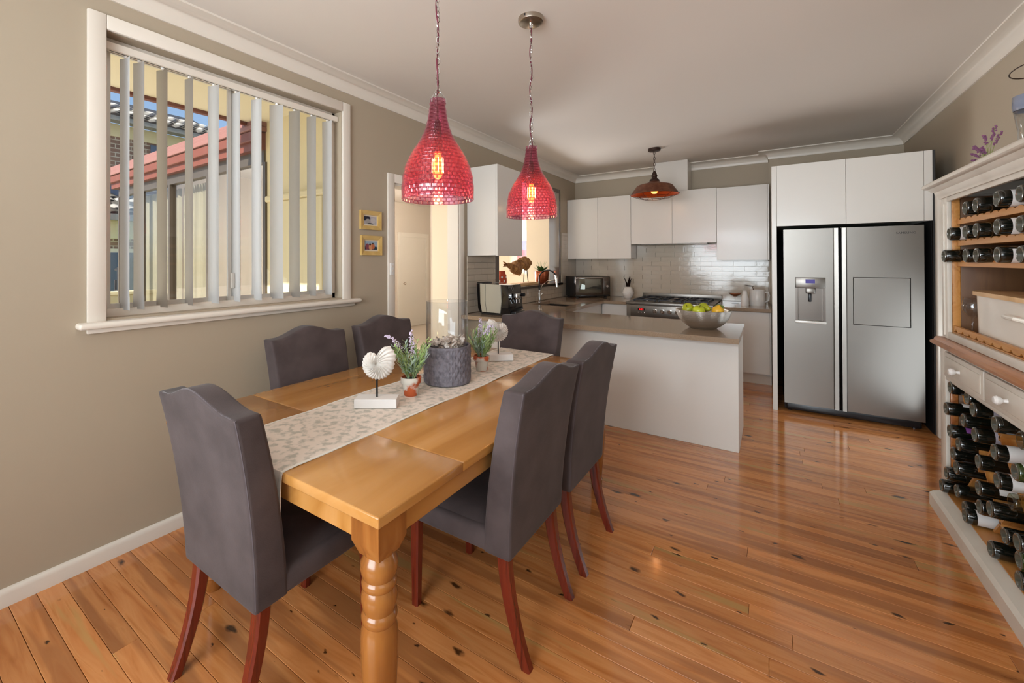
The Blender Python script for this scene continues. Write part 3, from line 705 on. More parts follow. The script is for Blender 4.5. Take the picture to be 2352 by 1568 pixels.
# worktops: one continuous U with a cut-out for the sink, and the short piece beside the fridge
SX0, SX1, SY0, SY1 = -2.62, -2.13, 5.22, 5.82
wt = thing('worktop', 'continuous brown stone worktop over the peninsula and sink run', 'worktop', (0, 0, 0))
bm = B()
poly = [(XL + 0.001, 3.80), (-0.19, 3.74), (-0.19, 4.64), (-1.985, 4.74), (-1.985, 6.27), (-1.66, 6.27), (-1.66, 7.185), (XL + 0.001, 7.185)]
def tri_top(bm, poly, hole, z0, z1):
    def ring(pts, z): return [bm.verts.new((p[0], p[1], z)) for p in pts]
    h = [(hole[0], hole[2]), (hole[1], hole[2]), (hole[1], hole[3]), (hole[0], hole[3])]
    for z in (z0, z1):
        es = []
        for pts in (poly, h):
            r = ring(pts, z)
            es += [bm.edges.new((r[i], r[(i + 1) % len(r)])) for i in range(len(r))]
        bmesh.ops.triangle_fill(bm, use_beauty=True, use_dissolve=False, edges=es)
    for pts in (poly, h):
        for i in range(len(pts)):
            a, b = pts[i], pts[(i + 1) % len(pts)]
            bm.faces.new([bm.verts.new((p[0], p[1], z)) for p, z in ((a, z0), (b, z0), (b, z1), (a, z1))])
    bmesh.ops.remove_doubles(bm, verts=bm.verts, dist=1e-5)
tri_top(bm, poly, (SX0, SX1, SY0, SY1), 0.88, ZT)
obj('stone_slab', bm, 'stone_top', wt)
sk = thing('kitchen_sink', 'dark undermounted sink set in the worktop below the servery', 'sink', (0, 0, 0))
bm = B(); w = 0.012
box(bm, SX0, SX1, SY0, SY1, 0.70, 0.712)
for (a, b, c, d) in ((SX0 - w, SX0, SY0 - w, SY1 + w), (SX1, SX1 + w, SY0 - w, SY1 + w), (SX0, SX1, SY0 - w, SY0), (SX0, SX1, SY1, SY1 + w)): box(bm, a, b, c, d, 0.70, 0.879)
obj('basin', bm, 'steel_dark', sk)
bm = B(); lathe(bm, [(0, 0.004), (0.04, 0.004), (0.045, 0)], 20, ((SX0 + SX1) / 2, (SY0 + SY1) / 2, 0.7125)); obj('drain', bm, 'chrome', sk)
# sink run and corner base cabinets
sc = thing('sink_base_cabinet', 'white base cabinet run under the sink', 'cabinet', (0, 0, 0))
slab(XL + 0.002, -2.05, 4.65, 6.34, 0.10, 0.69, 'cabinet_white', 'carcass', sc)
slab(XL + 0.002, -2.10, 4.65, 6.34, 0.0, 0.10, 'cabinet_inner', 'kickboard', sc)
slab(-2.05, -2.03, 4.75, 5.5, 0.11, 0.875, 'cabinet_white', 'door', sc); slab(-2.05, -2.03, 5.504, 6.3, 0.11, 0.875, 'cabinet_white', 'door', sc)
cc = thing('corner_base_cabinet', 'white base cabinet beside the range under the microwave', 'cabinet', (0, 0, 0))
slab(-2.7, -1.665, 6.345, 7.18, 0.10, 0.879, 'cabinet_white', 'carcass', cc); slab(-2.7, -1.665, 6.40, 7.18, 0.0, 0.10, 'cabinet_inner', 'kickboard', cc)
slab(-2.025, -1.668, 6.322, 6.344, 0.11, 0.872, 'cabinet_white', 'door', cc)
rc = thing('narrow_base_cabinet', 'white base cabinet between the range and the fridge', 'cabinet', (0, 0, 0))
slab(-0.57, 0.012, 6.27, 7.18, 0.12, 0.879, 'cabinet_white', 'carcass', rc); slab(-0.57, 0.012, 6.32, 7.18, 0.0, 0.12, 'trim_paint', 'kickboard', rc)
slab(-0.565, -0.005, 6.248, 6.269, 0.135, 0.872, 'cabinet_white', 'door', rc)
w2 = thing('worktop', 'short brown stone worktop between the range and the fridge', 'worktop', (0, 0, 0))
slab(-0.572, 0.014, 6.19, 7.185, 0.88, ZT, 'stone_top', 'stone_slab', w2, 0.002)
# wall cabinets
YU = 6.83
u1 = thing('wall_cabinet', 'pair of tall white wall cupboards above the microwave', 'cabinet', (0, 0, 0))
slab(XL + 0.002, -1.742, YU + 0.02, YB - 0.016, 1.532, 2.50, 'cabinet_white', 'carcass', u1)
for a, b in ((XL + 0.004, -2.252), (-2.249, -1.742)): slab(a, b, YU, YU + 0.0195, 1.53, 2.50, 'cabinet_white', 'door', u1)
u2 = thing('hood_cabinet', 'shorter pair of white cupboards above the range with extractor duct', 'cabinet', (0, 0, 0))
slab(-1.738, -0.602, YU + 0.02, YB - 0.016, 1.752, 2.50, 'cabinet_white', 'carcass', u2)
for a, b in ((-1.738, -1.162), (-1.159, -0.602)): slab(a, b, YU, YU + 0.0195, 1.745, 2.50, 'cabinet_white', 'door', u2)
slab(-1.40, -0.955, YU + 0.002, YB - 0.002, 2.501, ZC - 0.002, 'cabinet_white', 'duct_cover', u2)
slab(-1.62, -0.72, YU + 0.06, YB - 0.1, 1.735, 1.7515, 'steel_dark', 'extractor', u2)
u3 = thing('wall_cabinet', 'single white wall cupboard next to the fridge housing', 'cabinet', (0, 0, 0))
slab(-0.598, -0.002, YU + 0.02, YB - 0.016, 1.502, 2.49, 'cabinet_white', 'carcass', u3)
slab(-0.598, -0.022, YU, YU + 0.0195, 1.50, 2.49, 'cabinet_white', 'door', u3); slab(-0.02, -0.003, YU, YU + 0.0195, 1.50, 2.49, 'cabinet_white', 'filler', u3)
u4 = thing('wall_cabinet', 'white wall cupboard beside the servery above the coffee machine', 'cabinet', (0, 0, 0))
slab(XL + 0.002, -2.39, 3.94, 4.50, 1.56, 2.53, 'cabinet_white', 'carcass', u4)
slab(-2.3895, -2.37, 3.94, 4.50, 1.555, 2.53, 'cabinet_white', 'door', u4)
# fridge housing
YF = 5.31
fh = thing('fridge_housing', 'white fridge housing with two overhead cupboards', 'cabinet', (0, 0, 0))
slab(0.018, 0.058, YF, 6.99, 0.0, 2.44, 'cabinet_white', 'side_panel', fh)
slab(1.152, 1.17, YF, 6.99, 0.0, 2.44, 'carcass_dark', 'side_panel', fh)
slab(1.1, 1.152, YF, YF + 0.02, 1.835, 2.44, 'cabinet_white', 'filler', fh)
slab(0.059, 1.151, YF + 0.021, 6.98, 1.84, 2.44, 'cabinet_white', 'carcass', fh)
for a, b in ((0.060, 0.585), (0.588, 1.098)): slab(a, b, YF, YF + 0.02, 1.835, 2.44, 'cabinet_white', 'door', fh)
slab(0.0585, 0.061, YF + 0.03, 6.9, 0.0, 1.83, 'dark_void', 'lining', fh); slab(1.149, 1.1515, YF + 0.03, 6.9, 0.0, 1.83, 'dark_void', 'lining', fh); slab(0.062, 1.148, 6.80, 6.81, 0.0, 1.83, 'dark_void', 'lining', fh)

# fridge
fr = thing('fridge', 'stainless side-by-side fridge with water dispenser and home bar door', 'fridge', (0.607, YF, 0))
def fbox(nm, x0, x1, y0, y1, z0, z1, m, bev=0.002, par=fr, seg=2):
    bm = B(); box(bm, x0 - 0.607, x1 - 0.607, y0, y1, z0, z1, bev, seg); return obj(nm, bm, m, par, True)
fbox('body', 0.115, 1.09, 0.075, 0.80, 0.02, 1.795, 'carcass_dark')
# left door with dispenser recess
DX0, DX1, DZ0, DZ1_ = 0.205, 0.435, 0.90, 1.33
bm = B()
for (a, b, c, d) in ((0.112, DX0, 0.092, 1.80), (DX1, 0.533, 0.092, 1.80), (DX0, DX1, 0.092, DZ0), (DX0, DX1, DZ1_, 1.80)): box(bm, a - 0.607, b - 0.607, 0, 0.07, c, d)
bmesh.ops.remove_doubles(bm, verts=bm.verts, dist=1e-5)
ld = obj('door', bm, 'steel', fr)
bm = B(); box(bm, DX0 - 0.607, DX1 - 0.607, 0.055, 0.062, DZ0, DZ1_); obj('recess', bm, 'steel_dark', ld)
bm = B(); box(bm, DX0 - 0.607, DX1 - 0.607, -0.008, 0.02, DZ1_ - 0.10, DZ1_, 0.006); obj('control_panel', bm, 'steel', ld, True)
bm = B(); box(bm, 0.283 - 0.607, 0.355 - 0.607, -0.010, -0.0079, DZ1_ - 0.055, DZ1_ - 0.018); obj('display', bm, 'blue_led', ld)
bm = B(); box(bm, 0.285 - 0.607, 0.36 - 0.607, -0.004, 0.04, DZ1_ - 0.155, DZ1_ - 0.10, 0.008); obj('spout_housing', bm, 'steel', ld, True)
bm = B(); box(bm, 0.305 - 0.607, 0.33 - 0.607, 0.0, 0.03, DZ1_ - 0.235, DZ1_ - 0.155, 0.008); obj('lever', bm, 'black_plastic', ld, True)
bm = B(); box(bm, DX0 - 0.607 - 0.004, DX1 - 0.607 + 0.004, -0.014, 0.055, DZ0 - 0.012, DZ0 + 0.012, 0.004); obj('drip_tray', bm, 'alu', ld, True)
for x in (DX0 - 0.607, DX1 - 0.607 - 0.018):
    bm = B(); box(bm, x, x + 0.018, 0.0, 0.055, DZ0, DZ1_ - 0.1); obj('recess_side', bm, 'steel_dark', ld)
# right door with bar panel groove
bm = B(); BX0, BX1, BZ0, BZ1 = 0.635, 1.01, 0.905, 1.335
g = 0.004
for (a, b, c, d) in ((0.545, BX0 - g, 0.092, 1.80), (BX1 + g, 1.098, 0.092, 1.80), (BX0 - g, BX1 + g, 0.092, BZ0 - g), (BX0 - g, BX1 + g, BZ1 + g, 1.80)): box(bm, a - 0.607, b - 0.607, 0, 0.07, c, d)
bmesh.ops.remove_doubles(bm, verts=bm.verts, dist=1e-5)
rd = obj('door', bm, 'steel', fr)
bm = B(); box(bm, BX0 - 0.607, BX1 - 0.607, 0.0005, 0.06, BZ0, BZ1, 0.002); obj('bar_door', bm, 'steel', rd)
bm = B(); box(bm, BX0 - g - 0.607, BX1 + g - 0.607, 0.055, 0.066, BZ0 - g, BZ1 + g); obj('gasket', bm, 'black_plastic', rd)
lettering('badge', 'SAMSUNG', 0.026, T(0.985 - 0.607, -0.0005, 1.735) @ Rm(PI / 2, 'X'), 'black_plastic', rd)
for x0, x1, d in ((0.490, 0.533, ld), (0.545, 0.588, rd)):
    bm = B(); prism(bm, [(x0 - 0.607, -0.001), (x0 - 0.607 + 0.006, -0.03), (x1 - 0.607 - 0.008, -0.034), (x1 - 0.607, -0.02), (x1 - 0.607, -0.001)], 2, 0.095, 1.797); obj('handle', bm, 'steel', d, True)
fbox('grille', 0.13, 1.08, 0.04, 0.075, 0.02, 0.085, 'black_plastic', 0.01)
for x in (0.16, 1.05):
    bm = B(); lathe(bm, [(0, 0), (0.02, 0), (0.02, 0.022), (0, 0.022)], 12, (x - 0.607, 0.12, 0)); obj('foot', bm, 'black_plastic', fr)

# range cooker
rg = thing('range_cooker', 'stainless freestanding range with gas hob and red clock', 'range', (-1.12, 6.20, 0))
RX = 0.535
def rb(nm, x0, x1, y0, y1, z0, z1, m='steel', bev=0.002, par=rg):
    bm = B(); box(bm, x0, x1, y0, y1, z0, z1, bev, 2); return obj(nm, bm, m, par, True)
rb('body', -RX, RX, 0.045, 0.95, 0.12, 0.90)
rb('plinth', -RX + 0.02, RX - 0.02, 0.08, 0.9, 0.0, 0.12, 'black_plastic')
rb('hob_top', -RX, RX, 0.0, 0.93, 0.895, 0.93)
cp = rb('control_panel', -RX + 0.06, RX - 0.02, 0.012, 0.045, 0.72, 0.888)
rb('oven_door', -RX + 0.06, RX - 0.02, 0.015, 0.045, 0.16, 0.705)
bm = B(); tube(bm, [(-RX + 0.1, -0.03, 0.655), (RX - 0.06, -0.03, 0.655)], 0.012, 10); tube(bm, [(-RX + 0.12, -0.03, 0.655), (-RX + 0.12, 0.016, 0.655)], 0.008, 8); tube(bm, [(RX - 0.08, -0.03, 0.655), (RX - 0.08, 0.016, 0.655)], 0.008, 8); obj('door_handle', bm, 'chrome', rg, True)
bm = B(); box(bm, -0.375, -0.285, 0.0105, 0.0125, 0.815, 0.845); dsp = obj('clock_window', bm, 'black_gloss', rg)
lettering('clock_digits', '4:23', 0.03, T(-0.33, 0.010, 0.83) @ Rm(PI / 2, 'X'), 'red_led', dsp, 0.0004)
for i in range(3):
    bm = B(); lathe(bm, [(0, 0.006), (0.005, 0.005), (0.006, 0)], 10); obj('clock_button', bm, 'chrome', rg, True, mw=T(-0.37 + 0.04 * i, 0.012, 0.79) @ Rm(PI / 2, 'X'))
bm = B(); lathe(bm, [(0, 0.03), (0.017, 0.03), (0.020, 0.026), (0.022, 0.004), (0.030, 0.003), (0.030, 0)], 20); kn = None
for i in range(7):
    mw = T(-0.155 + 0.092 * i, 0.012, 0.815) @ Rm(PI / 2, 'X')
    if kn is None: kn = obj('knob', bm, 'chrome', rg, True, mw=mw)
    else: inst(kn, rg, mw)
rb('splash_guard', -RX + 0.02, RX + 0.02, 0.90, 0.93, 0.93, 1.0)
burn = None; tri = None
for cx in (-0.32, 0.0, 0.32):
    bm = B()
    for dx in (-0.135, 0.135): box(bm, cx + dx - 0.008, cx + dx + 0.008, 0.16, 0.80, 0.945, 0.962, 0.003)
    for dy in (0.165, 0.48, 0.795): box(bm, cx - 0.135, cx + 0.135, dy - 0.008, dy + 0.008, 0.945, 0.962, 0.003)
    for dy in (0.32, 0.64):
        for k in range(4):
            a = k * PI / 2 + PI / 4; p0 = Vector((cx + 0.05 * math.cos(a), dy + 0.05 * math.sin(a), 0.965)); p1 = Vector((cx + 0.13 * math.cos(a), dy + 0.13 * math.sin(a), 0.955)); tube(bm, [p0, p1], 0.007, 6)
    for (dx, dy) in ((-0.135, 0.165), (0.135, 0.165), (-0.135, 0.795), (0.135, 0.795)): box(bm, cx + dx - 0.012, cx + dx + 0.012, dy - 0.012, dy + 0.012, 0.931, 0.955, 0.003)
    obj('trivet', bm, 'cast_iron', rg)
    for dy in (0.32, 0.64):
        bm = B(); lathe(bm, [(0.055, 0), (0.055, 0.008), (0.04, 0.014), (0.035, 0.022), (0, 0.022)], 24, (cx, dy, 0.931)); obj('burner', bm, 'nickel', rg, True)

# ------------------------------------------------------------------ dining table
KT = 0.9524
TX0, TX1, TY0, TY1, TZ = -2.25, -0.881, 0.8305, 2.99, 0.80
tb = thing('dining_table', 'honey timber dining table with turned legs', 'table', ((TX0 + TX1) / 2, (TY0 + TY1) / 2, 0))
tcx, tcy = (TX0 + TX1) / 2, (TY0 + TY1) / 2; hx, hy = (TX1 - TX0) / 2, (TY1 - TY0) / 2
bm = B(); box(bm, -hx, hx, -hy + 0.4, hy - 0.4, TZ - 0.034, TZ, 0.005, 3); obj('tabletop', bm, 'table_wood', tb, True)
for a, b in ((-hy, -hy + 0.3985), (hy - 0.3985, hy)):
    bm = B(); box(bm, -hx, hx, a, b, TZ - 0.034, TZ, 0.005, 3); obj('end_leaf', bm, 'table_wood', tb, True)
bm = B(); i = 0.022
for (a, b, c, d) in ((-hx + i + 0.1, hx - i - 0.1, -hy + i, -hy + i + 0.024), (-hx + i + 0.1, hx - i - 0.1, hy - i - 0.024, hy - i)):
    bm = B(); box(bm, a, b, c, d, TZ - 0.105, TZ - 0.035, 0.002); obj('apron', bm, 'table_wood', tb)
for (a, b) in ((-2.15 - tcx, -2.126 - tcx), (hx - i - 0.024, hx - i)):
    bm = B(); box(bm, a, b, -hy + i + 0.1, hy - i - 0.1, TZ - 0.105, TZ - 0.035, 0.002); obj('apron', bm, 'table_wood', tb)
LW = 0.056
prof = [(0, 0.0), (0.030, 0.0), (0.034, 0.01), (0.036, 0.05), (0.040, 0.06), (0.034, 0.075), (0.036, 0.10), (0.043, 0.17), (0.050, 0.25), (0.054, 0.33), (0.055, 0.37), (0.053, 0.405), (0.047, 0.425), (0.051, 0.432), (0.053, 0.442), (0.051, 0.452), (0.046, 0.458), (0.049, 0.470), (0.053, 0.485), (0.053, 0.500), (0.049, 0.513), (0.046, 0.520), (0.051, 0.527), (0.052, 0.535), (0.050, 0.543), (0.046, 0.548), (0.052, 0.560), (0.055, 0.575), (0.054, 0.592), (0.047, 0.606), (0.043, 0.613), (0.046, 0.622), (0.046, 0.64), (0, 0.64)]
prof = [(r, z * 1.06) for r, z in prof]
bm = B(); lathe(bm, prof, 32)
rings = []
for (w_, z) in ((0.040, 0.650), (LW, 0.692), (LW, TZ - 0.035)): rings.append([bm.verts.new((sx * w_, sy * w_, z)) for sx, sy in ((-1, -1), (1, -1), (1, 1), (-1, 1))])
for a, b in zip(rings[:-1], rings[1:]):
    for k in range(4): bm.faces.new((a[k], a[(k + 1) % 4], b[(k + 1) % 4], b[k]))
bm.faces.new(rings[0][::-1]); bm.faces.new(rings[-1])
lg = None
for sx in (-1, 1):
    for sy in (-1, 1):
        loc = T(hx - 0.012 - LW if sx > 0 else -2.115 - tcx, (hy - 0.10 - LW if sy > 0 else (-hy + 0.012 + LW if sx > 0 else 0.975 - tcy)), 0)
        if lg is None: lg = obj('leg', bm, 'table_leg_wood', tb, True, mw=loc)
        else: inst(lg, tb, loc)
# table runner hanging over the near end
tr = thing('table_runner', 'patterned beige table runner with white edging along the table', 'table runner', (0, 0, 0))
RX0, RX1 = -1.872 * KT, -1.398 * KT
def runner(bm, x0, x1, th, lift=0.0):
    path = []
    for k in range(4): path.append((TY0 - 0.006 - 0.004 * math.sin(k), TZ - 0.19 + 0.055 * k))
    path += [(TY0 - 0.005, TZ - 0.010), (TY0 - 0.001, TZ + 0.001), (TY0 + 0.012, TZ + 0.0035)]
    n = 46
    for k in range(1, n + 1):
        y = TY0 + 0.012 + (TY1 + 0.018 - TY0 - 0.012) * k / n; path.append((y, TZ + 0.0035 + 0.0014 * math.sin(y * 9) + 0.001 * math.sin(y * 23 + 1)))
    path += [(TY1 + 0.022, TZ - 0.02), (TY1 + 0.024, TZ - 0.08)]
    nx = 8; rows = []
    for (y, z) in path: rows.append([bm.verts.new((x0 + (x1 - x0) * j / nx + 0.003 * math.sin(y * 7), y, z + lift)) for j in range(nx + 1)])
    for a, b in zip(rows[:-1], rows[1:]):
        for j in range(nx): bm.faces.new((a[j], a[j + 1], b[j + 1], b[j]))
    bmesh.ops.recalc_face_normals(bm, faces=bm.faces)
    bmesh.ops.solidify(bm, geom=list(bm.faces), thickness=th)
bm = B(); runner(bm, RX0 + 0.008, RX1 - 0.008, 0.0018); obj('cloth', bm, 'runner_cloth', tr, True)
for a, b in ((RX0, RX0 + 0.010), (RX1 - 0.010, RX1)):
    bm = B(); runner(bm, a, b, 0.003, 0.0006); obj('edging', bm, 'runner_trim', tr, True)
ZR = TZ + 0.0062

# ------------------------------------------------------------------ dining chairs
ch = thing('dining_chair', '', 'chair', (0, 0, 0), 0, 'grey suede dining chairs around the table')
def halfw(v): return 0.243 + 0.030 * v
def ztop(u): return 1.030 + 0.052 * (0.5 + 0.5 * math.cos(PI * min(1, abs(u) / 0.82)))
def lean(z): t = max(0, (z - 0.40) / 0.64); return -0.020 * t - 0.062 * t * t
def back_grid(bm, nx=14, nz=14):
    F, R_ = [], []
    for j in range(nz + 1):
        v = j / nz; rf, rr = [], []
        for i in range(nx + 1):
            u = -1 + 2 * i / nx; z = 0.385 + v * (ztop(u) - 0.385); x = u * halfw(v)
            th = 0.118 - 0.030 * v
            puff = 0.010 * (1 - u ** 4) * math.sin(PI * min(1, v * 1.02))
            yr = lean(z); rr.append(bm.verts.new((x, yr - puff * 0.4, z))); rf.append(bm.verts.new((x, yr + th + puff, z)))
        F.append(rf); R_.append(rr)
    for j in range(nz):
        for i in range(nx):
            bm.faces.new((F[j][i], F[j][i + 1], F[j + 1][i + 1], F[j + 1][i])); bm.faces.new((R_[j][i + 1], R_[j][i], R_[j + 1][i], R_[j + 1][i + 1]))
        bm.faces.new((F[j][0], F[j + 1][0], R_[j + 1][0], R_[j][0])); bm.faces.new((F[j + 1][nx], F[j][nx], R_[j][nx], R_[j + 1][nx]))
    for i in range(nx):
        bm.faces.new((F[nz][i], F[nz][i + 1], R_[nz][i + 1], R_[nz][i])); bm.faces.new((F[0][i + 1], F[0][i], R_[0][i], R_[0][i + 1]))
    bm.normal_update()
    es = [e for e in bm.edges if len(e.link_faces) == 2 and e.calc_face_angle(0) > 0.9]
    bmesh.ops.bevel(bm, geom=es, offset=0.014, segments=3, profile=0.6, affect='EDGES')
bm = B(); back_grid(bm); obj('backrest', bm, 'suede', ch, 'all')
bm = B()
box(bm, -0.243, 0.243, 0.02, 0.525, 0.385, 0.475, 0.022, 3)
obj('seat_rail', bm, 'suede', ch, True)
bm = B(); n = 10; g = []
for j in range(n + 1):
    r_ = []
    for i in range(n + 1):
        u = -1 + 2 * i / n; v = -1 + 2 * j / n
        r_.append(bm.verts.new((0.238 * u, 0.31 + 0.212 * v, 0.462 + 0.040 * (1 - abs(u) ** 5) ** 0.6 * (1 - abs(v) ** 5) ** 0.6)))
    g.append(r_)
for j in range(n):
    for i in range(n): bm.faces.new((g[j][i], g[j][i + 1], g[j + 1][i + 1], g[j + 1][i]))
bm2 = g
obj('seat', bm, 'suede', ch, 'all')
# piped seam around the rear panel
bm = B(); pts = []
for k in range(13): v = k / 12; z = 0.40 + v * (ztop(-1) - 0.405); pts.append((-halfw(v) + 0.004, lean(z) + 0.006, z))
for k in range(1, 16): u = -1 + 2 * k / 16; pts.append((u * halfw(1) * 0.985, lean(ztop(u)) + 0.008, ztop(u) - 0.003))
for k in range(13): v = 1 - k / 12; z = 0.40 + v * (ztop(1) - 0.405); pts.append((halfw(v) - 0.004, lean(z) + 0.006, z))
tube(bm, pts, 0.0032, 6); obj('piping', bm, 'piping', ch, True)
def leg(bm, pts, w0, w1):
    n = len(pts); rings = []
    for k, p in enumerate(pts):
        w_ = w0 + (w1 - w0) * k / (n - 1); c = 0.32 * w_
        rings.append([bm.verts.new((p[0] + x, p[1] + y, p[2])) for x, y in ((-w_, -w_ + c), (-w_ + c, -w_), (w_ - c, -w_), (w_, -w_ + c), (w_, w_ - c), (w_ - c, w_), (-w_ + c, w_), (-w_, w_ - c))])
    for a, b in zip(rings[:-1], rings[1:]):
        for k in range(8): bm.faces.new((a[k], a[(k + 1) % 8], b[(k + 1) % 8], b[k]))
    bm.faces.new(rings[0]); bm.faces.new(rings[-1][::-1])
for sx in (-1, 1):
    bm = B(); leg(bm, [(sx * 0.205, 0.045 - 0.075 * (1 - t) ** 2 * 1.0 - 0.02 * (1 - t), 0.40 * t) for t in [k / 8 for k in range(9)]], 0.019, 0.025); obj('leg', bm, 'chair_leg', ch, True)
    bm = B(); leg(bm, [(sx * 0.205, 0.49, 0.0), (sx * 0.205, 0.488, 0.40)], 0.017, 0.023); obj('leg', bm, 'chair_leg', ch, True)
G = 'grey suede dining chairs around the table'
ch['label'] = 'grey suede dining chair at the near end, back towards the viewer'
ch.location = (-1.575, 0.735, 0)
dup(ch, (-0.793, 1.64, 0), PI / 2, 'grey suede dining chair at the right side of the table, nearest the viewer', G)
dup(ch, (-0.79, 2.225, 0), PI / 2, 'grey suede dining chair at the right side of the table, nearer the peninsula', G)
dup(ch, (-2.448, 1.72, 0), -PI / 2, 'grey suede dining chair below the window, left of the other', G)
dup(ch, (-2.448, 2.39, 0), -PI / 2, 'grey suede dining chair between the window and the doorway', G)
dup(ch, (-1.66, 3.285, 0), PI, 'grey suede dining chair at the far end in front of the peninsula', G)

# ------------------------------------------------------------------ table decorations
hv = thing('hurricane_vase', 'large glass cylinder vase of shells on a grey textured base', 'vase', (-1.622 * KT, 2.098 * KT, ZR))
hv.scale = (KT, KT, KT)
bm = B(); lathe(bm, [(0, 0), (0.137, 0), (0.142, 0.004), (0.142, 0.215), (0.139, 0.222), (0.131, 0.222), (0.129, 0.215), (0.129, 0.20), (0, 0.20)], 48); obj('base', bm, 'concrete_grey', hv, True)
# diamond relief on the base
bm = B(); nr, nc = 7, 26
for r in range(nr):
    for k in range(nc):
        a = 2 * PI * (k + 0.5 * (r % 2)) / nc; z = 0.016 + 0.030 * r; R0 = 0.1421
        def pt(da, dz, dr): return (math.cos(a + da) * (R0 + dr), math.sin(a + da) * (R0 + dr), z + dz)
        da = PI / nc * 0.94; c = bm.verts.new(pt(0, 0.014, 0.0035)); q = [bm.verts.new(pt(*p)) for p in ((-da, 0.014, 0), (0, -0.013, 0), (da, 0.014, 0), (0, 0.041 if r < nr - 1 else 0.012, 0))]
        for i in range(4): bm.faces.new((q[i], q[(i + 1) % 4], c))
obj('diamond_relief', bm, 'concrete_grey', hv, kind='stuff')
bm = B(); lathe(bm, [(0, 0.203), (0.122, 0.203), (0.127, 0.208), (0.127, 0.484), (0.1255, 0.486), (0.124, 0.484), (0.124, 0.210), (0, 0.207)], 48); obj('glass_cylinder', bm, 'clear_glass', hv, 'all')
# scallop shells in the vase: each a small ribbed fan
bm = B(); n = 8; c0 = bm.verts.new((0, -0.012, 0.002)); rim = []
for i in range(n + 1):
    a = PI * (0.08 + 0.84 * i / n); rim.append(bm.verts.new((0.018 * math.cos(a), -0.012 + 0.030 * math.sin(a), 0.004 if i % 2 else 0.0065)))
mid = []
for i in range(n + 1):
    a = PI * (0.08 + 0.84 * i / n); mid.append(bm.verts.new((0.011 * math.cos(a), -0.012 + 0.018 * math.sin(a), 0.009 if i % 2 else 0.0105)))
for i in range(n): bm.faces.new((c0, mid[i], mid[i + 1])); bm.faces.new((mid[i], rim[i], rim[i + 1], mid[i + 1]))
bmesh.ops.solidify(bm, geom=list(bm.faces), thickness=0.0012)
shp = obj('shell', bm, 'shell_pink', None); rs = random.Random(3)
shells = []
for k in range(90):
    a = rs.uniform(0, 2 * PI); r = 0.108 * math.sqrt(rs.uniform(0, 1)); z = 0.214 + rs.uniform(0, 0.058) * (0.75 + 0.25 * math.cos(a - 0.4))
    o = shp if k == 0 else inst(shp)
    o.matrix_basis = T(-1.622 * KT + r * KT * math.cos(a), 2.098 * KT + r * KT * math.sin(a), ZR + z * KT) @ Euler((rs.uniform(-1.1, 1.1), rs.uniform(-0.7, 0.7), rs.uniform(0, 6.3))).to_matrix().to_4x4() @ Matrix.Scale(rs.uniform(0.75, 1.15), 4)
    tag(o, 'small pale shell among the shells inside the glass cylinder vase', 'shell', 'shells in the vase')
# nautilus shell sculptures on white blocks
def ammonite(name, label, loc, rz, mirror):
    t = thing(name, label, 'sculpture', (loc[0] * KT, loc[1] * KT, loc[2]), rz); t.scale = (KT, KT, KT)
    bm = B(); box(bm, -0.105, 0.105, -0.045, 0.045, 0, 0.045, 0.002, 1); obj('block', bm, 'white_block', t)
    bm = B(); tube(bm, [(0, 0, 0.045), (0, 0, 0.135)], 0.0045, 10); obj('rod', bm, 'black_plastic', t, True)
    bm = B(); NT, NR = 132, 9
    def rad(t):   # outline radius from the notch (t = 0) round the coil to the flared mouth (t = 1)
        pts = [(0, .020), (.05, .043), (.12, .056), (.25, .058), (.45, .060), (.62, .063), (.76, .069), (.86, .083), (.92, .086), (.96, .070), (1, .020)]
        for (a_, ra), (b_, rb2) in zip(pts[:-1], pts[1:]):
            if a_ <= t <= b_: u_ = (t - a_) / (b_ - a_); u_ = u_ * u_ * (3 - 2 * u_); return ra + (rb2 - ra) * u_
        return .02
    for side in (1, -1):
        g_ = []
        for j in range(NR + 1):
            f_ = j / NR; row_ = []
            for i in range(NT + 1):
                t_ = i / NT; ang = PI / 2 - 0.12 + 2 * PI * t_ + 0.55 * (1 - f_) ; rib = math.cos(2 * PI * 27 * t_ + 2.0 * f_)
                rr_ = rad(t_) * f_ * (1 + 0.030 * rib * f_)
                th_ = 0.024 * math.sqrt(max(0, 1 - f_ ** 2.6)) + 0.0042 * rib * math.sin(PI * f_) - 0.008 * math.exp(-(f_ / 0.16) ** 2)
                row_.append(bm.verts.new((math.cos(ang) * rr_, -side * max(th_, 0.0), math.sin(ang) * rr_)))
            g_.append(row_)
        for j in range(NR):
            for i in range(NT): bm.faces.new((g_[j][i], g_[j][i + 1], g_[j + 1][i + 1], g_[j + 1][i]))
    bmesh.ops.remove_doubles(bm, verts=bm.verts, dist=1e-5)
    mz = min(v.co.z for v in bm.verts)
    for v in bm.verts:
        v.co *= 1.28
    mz = min(v.co.z for v in bm.verts)
    for v in bm.verts:
        v.co.z += 0.135 - mz - 0.004
        if mirror: v.co.x = -v.co.x
    obj('shell', bm, 'shell_white', t, True)
    return t
ammonite('shell_sculpture', 'white fossil shell sculpture on a block, nearer the viewer', (-1.635, 1.535, ZR), 0.60, False)
ammonite('shell_sculpture', 'white fossil shell sculpture on a block, at the far end of the runner', (-1.655, 2.755, ZR), 0.72, True)
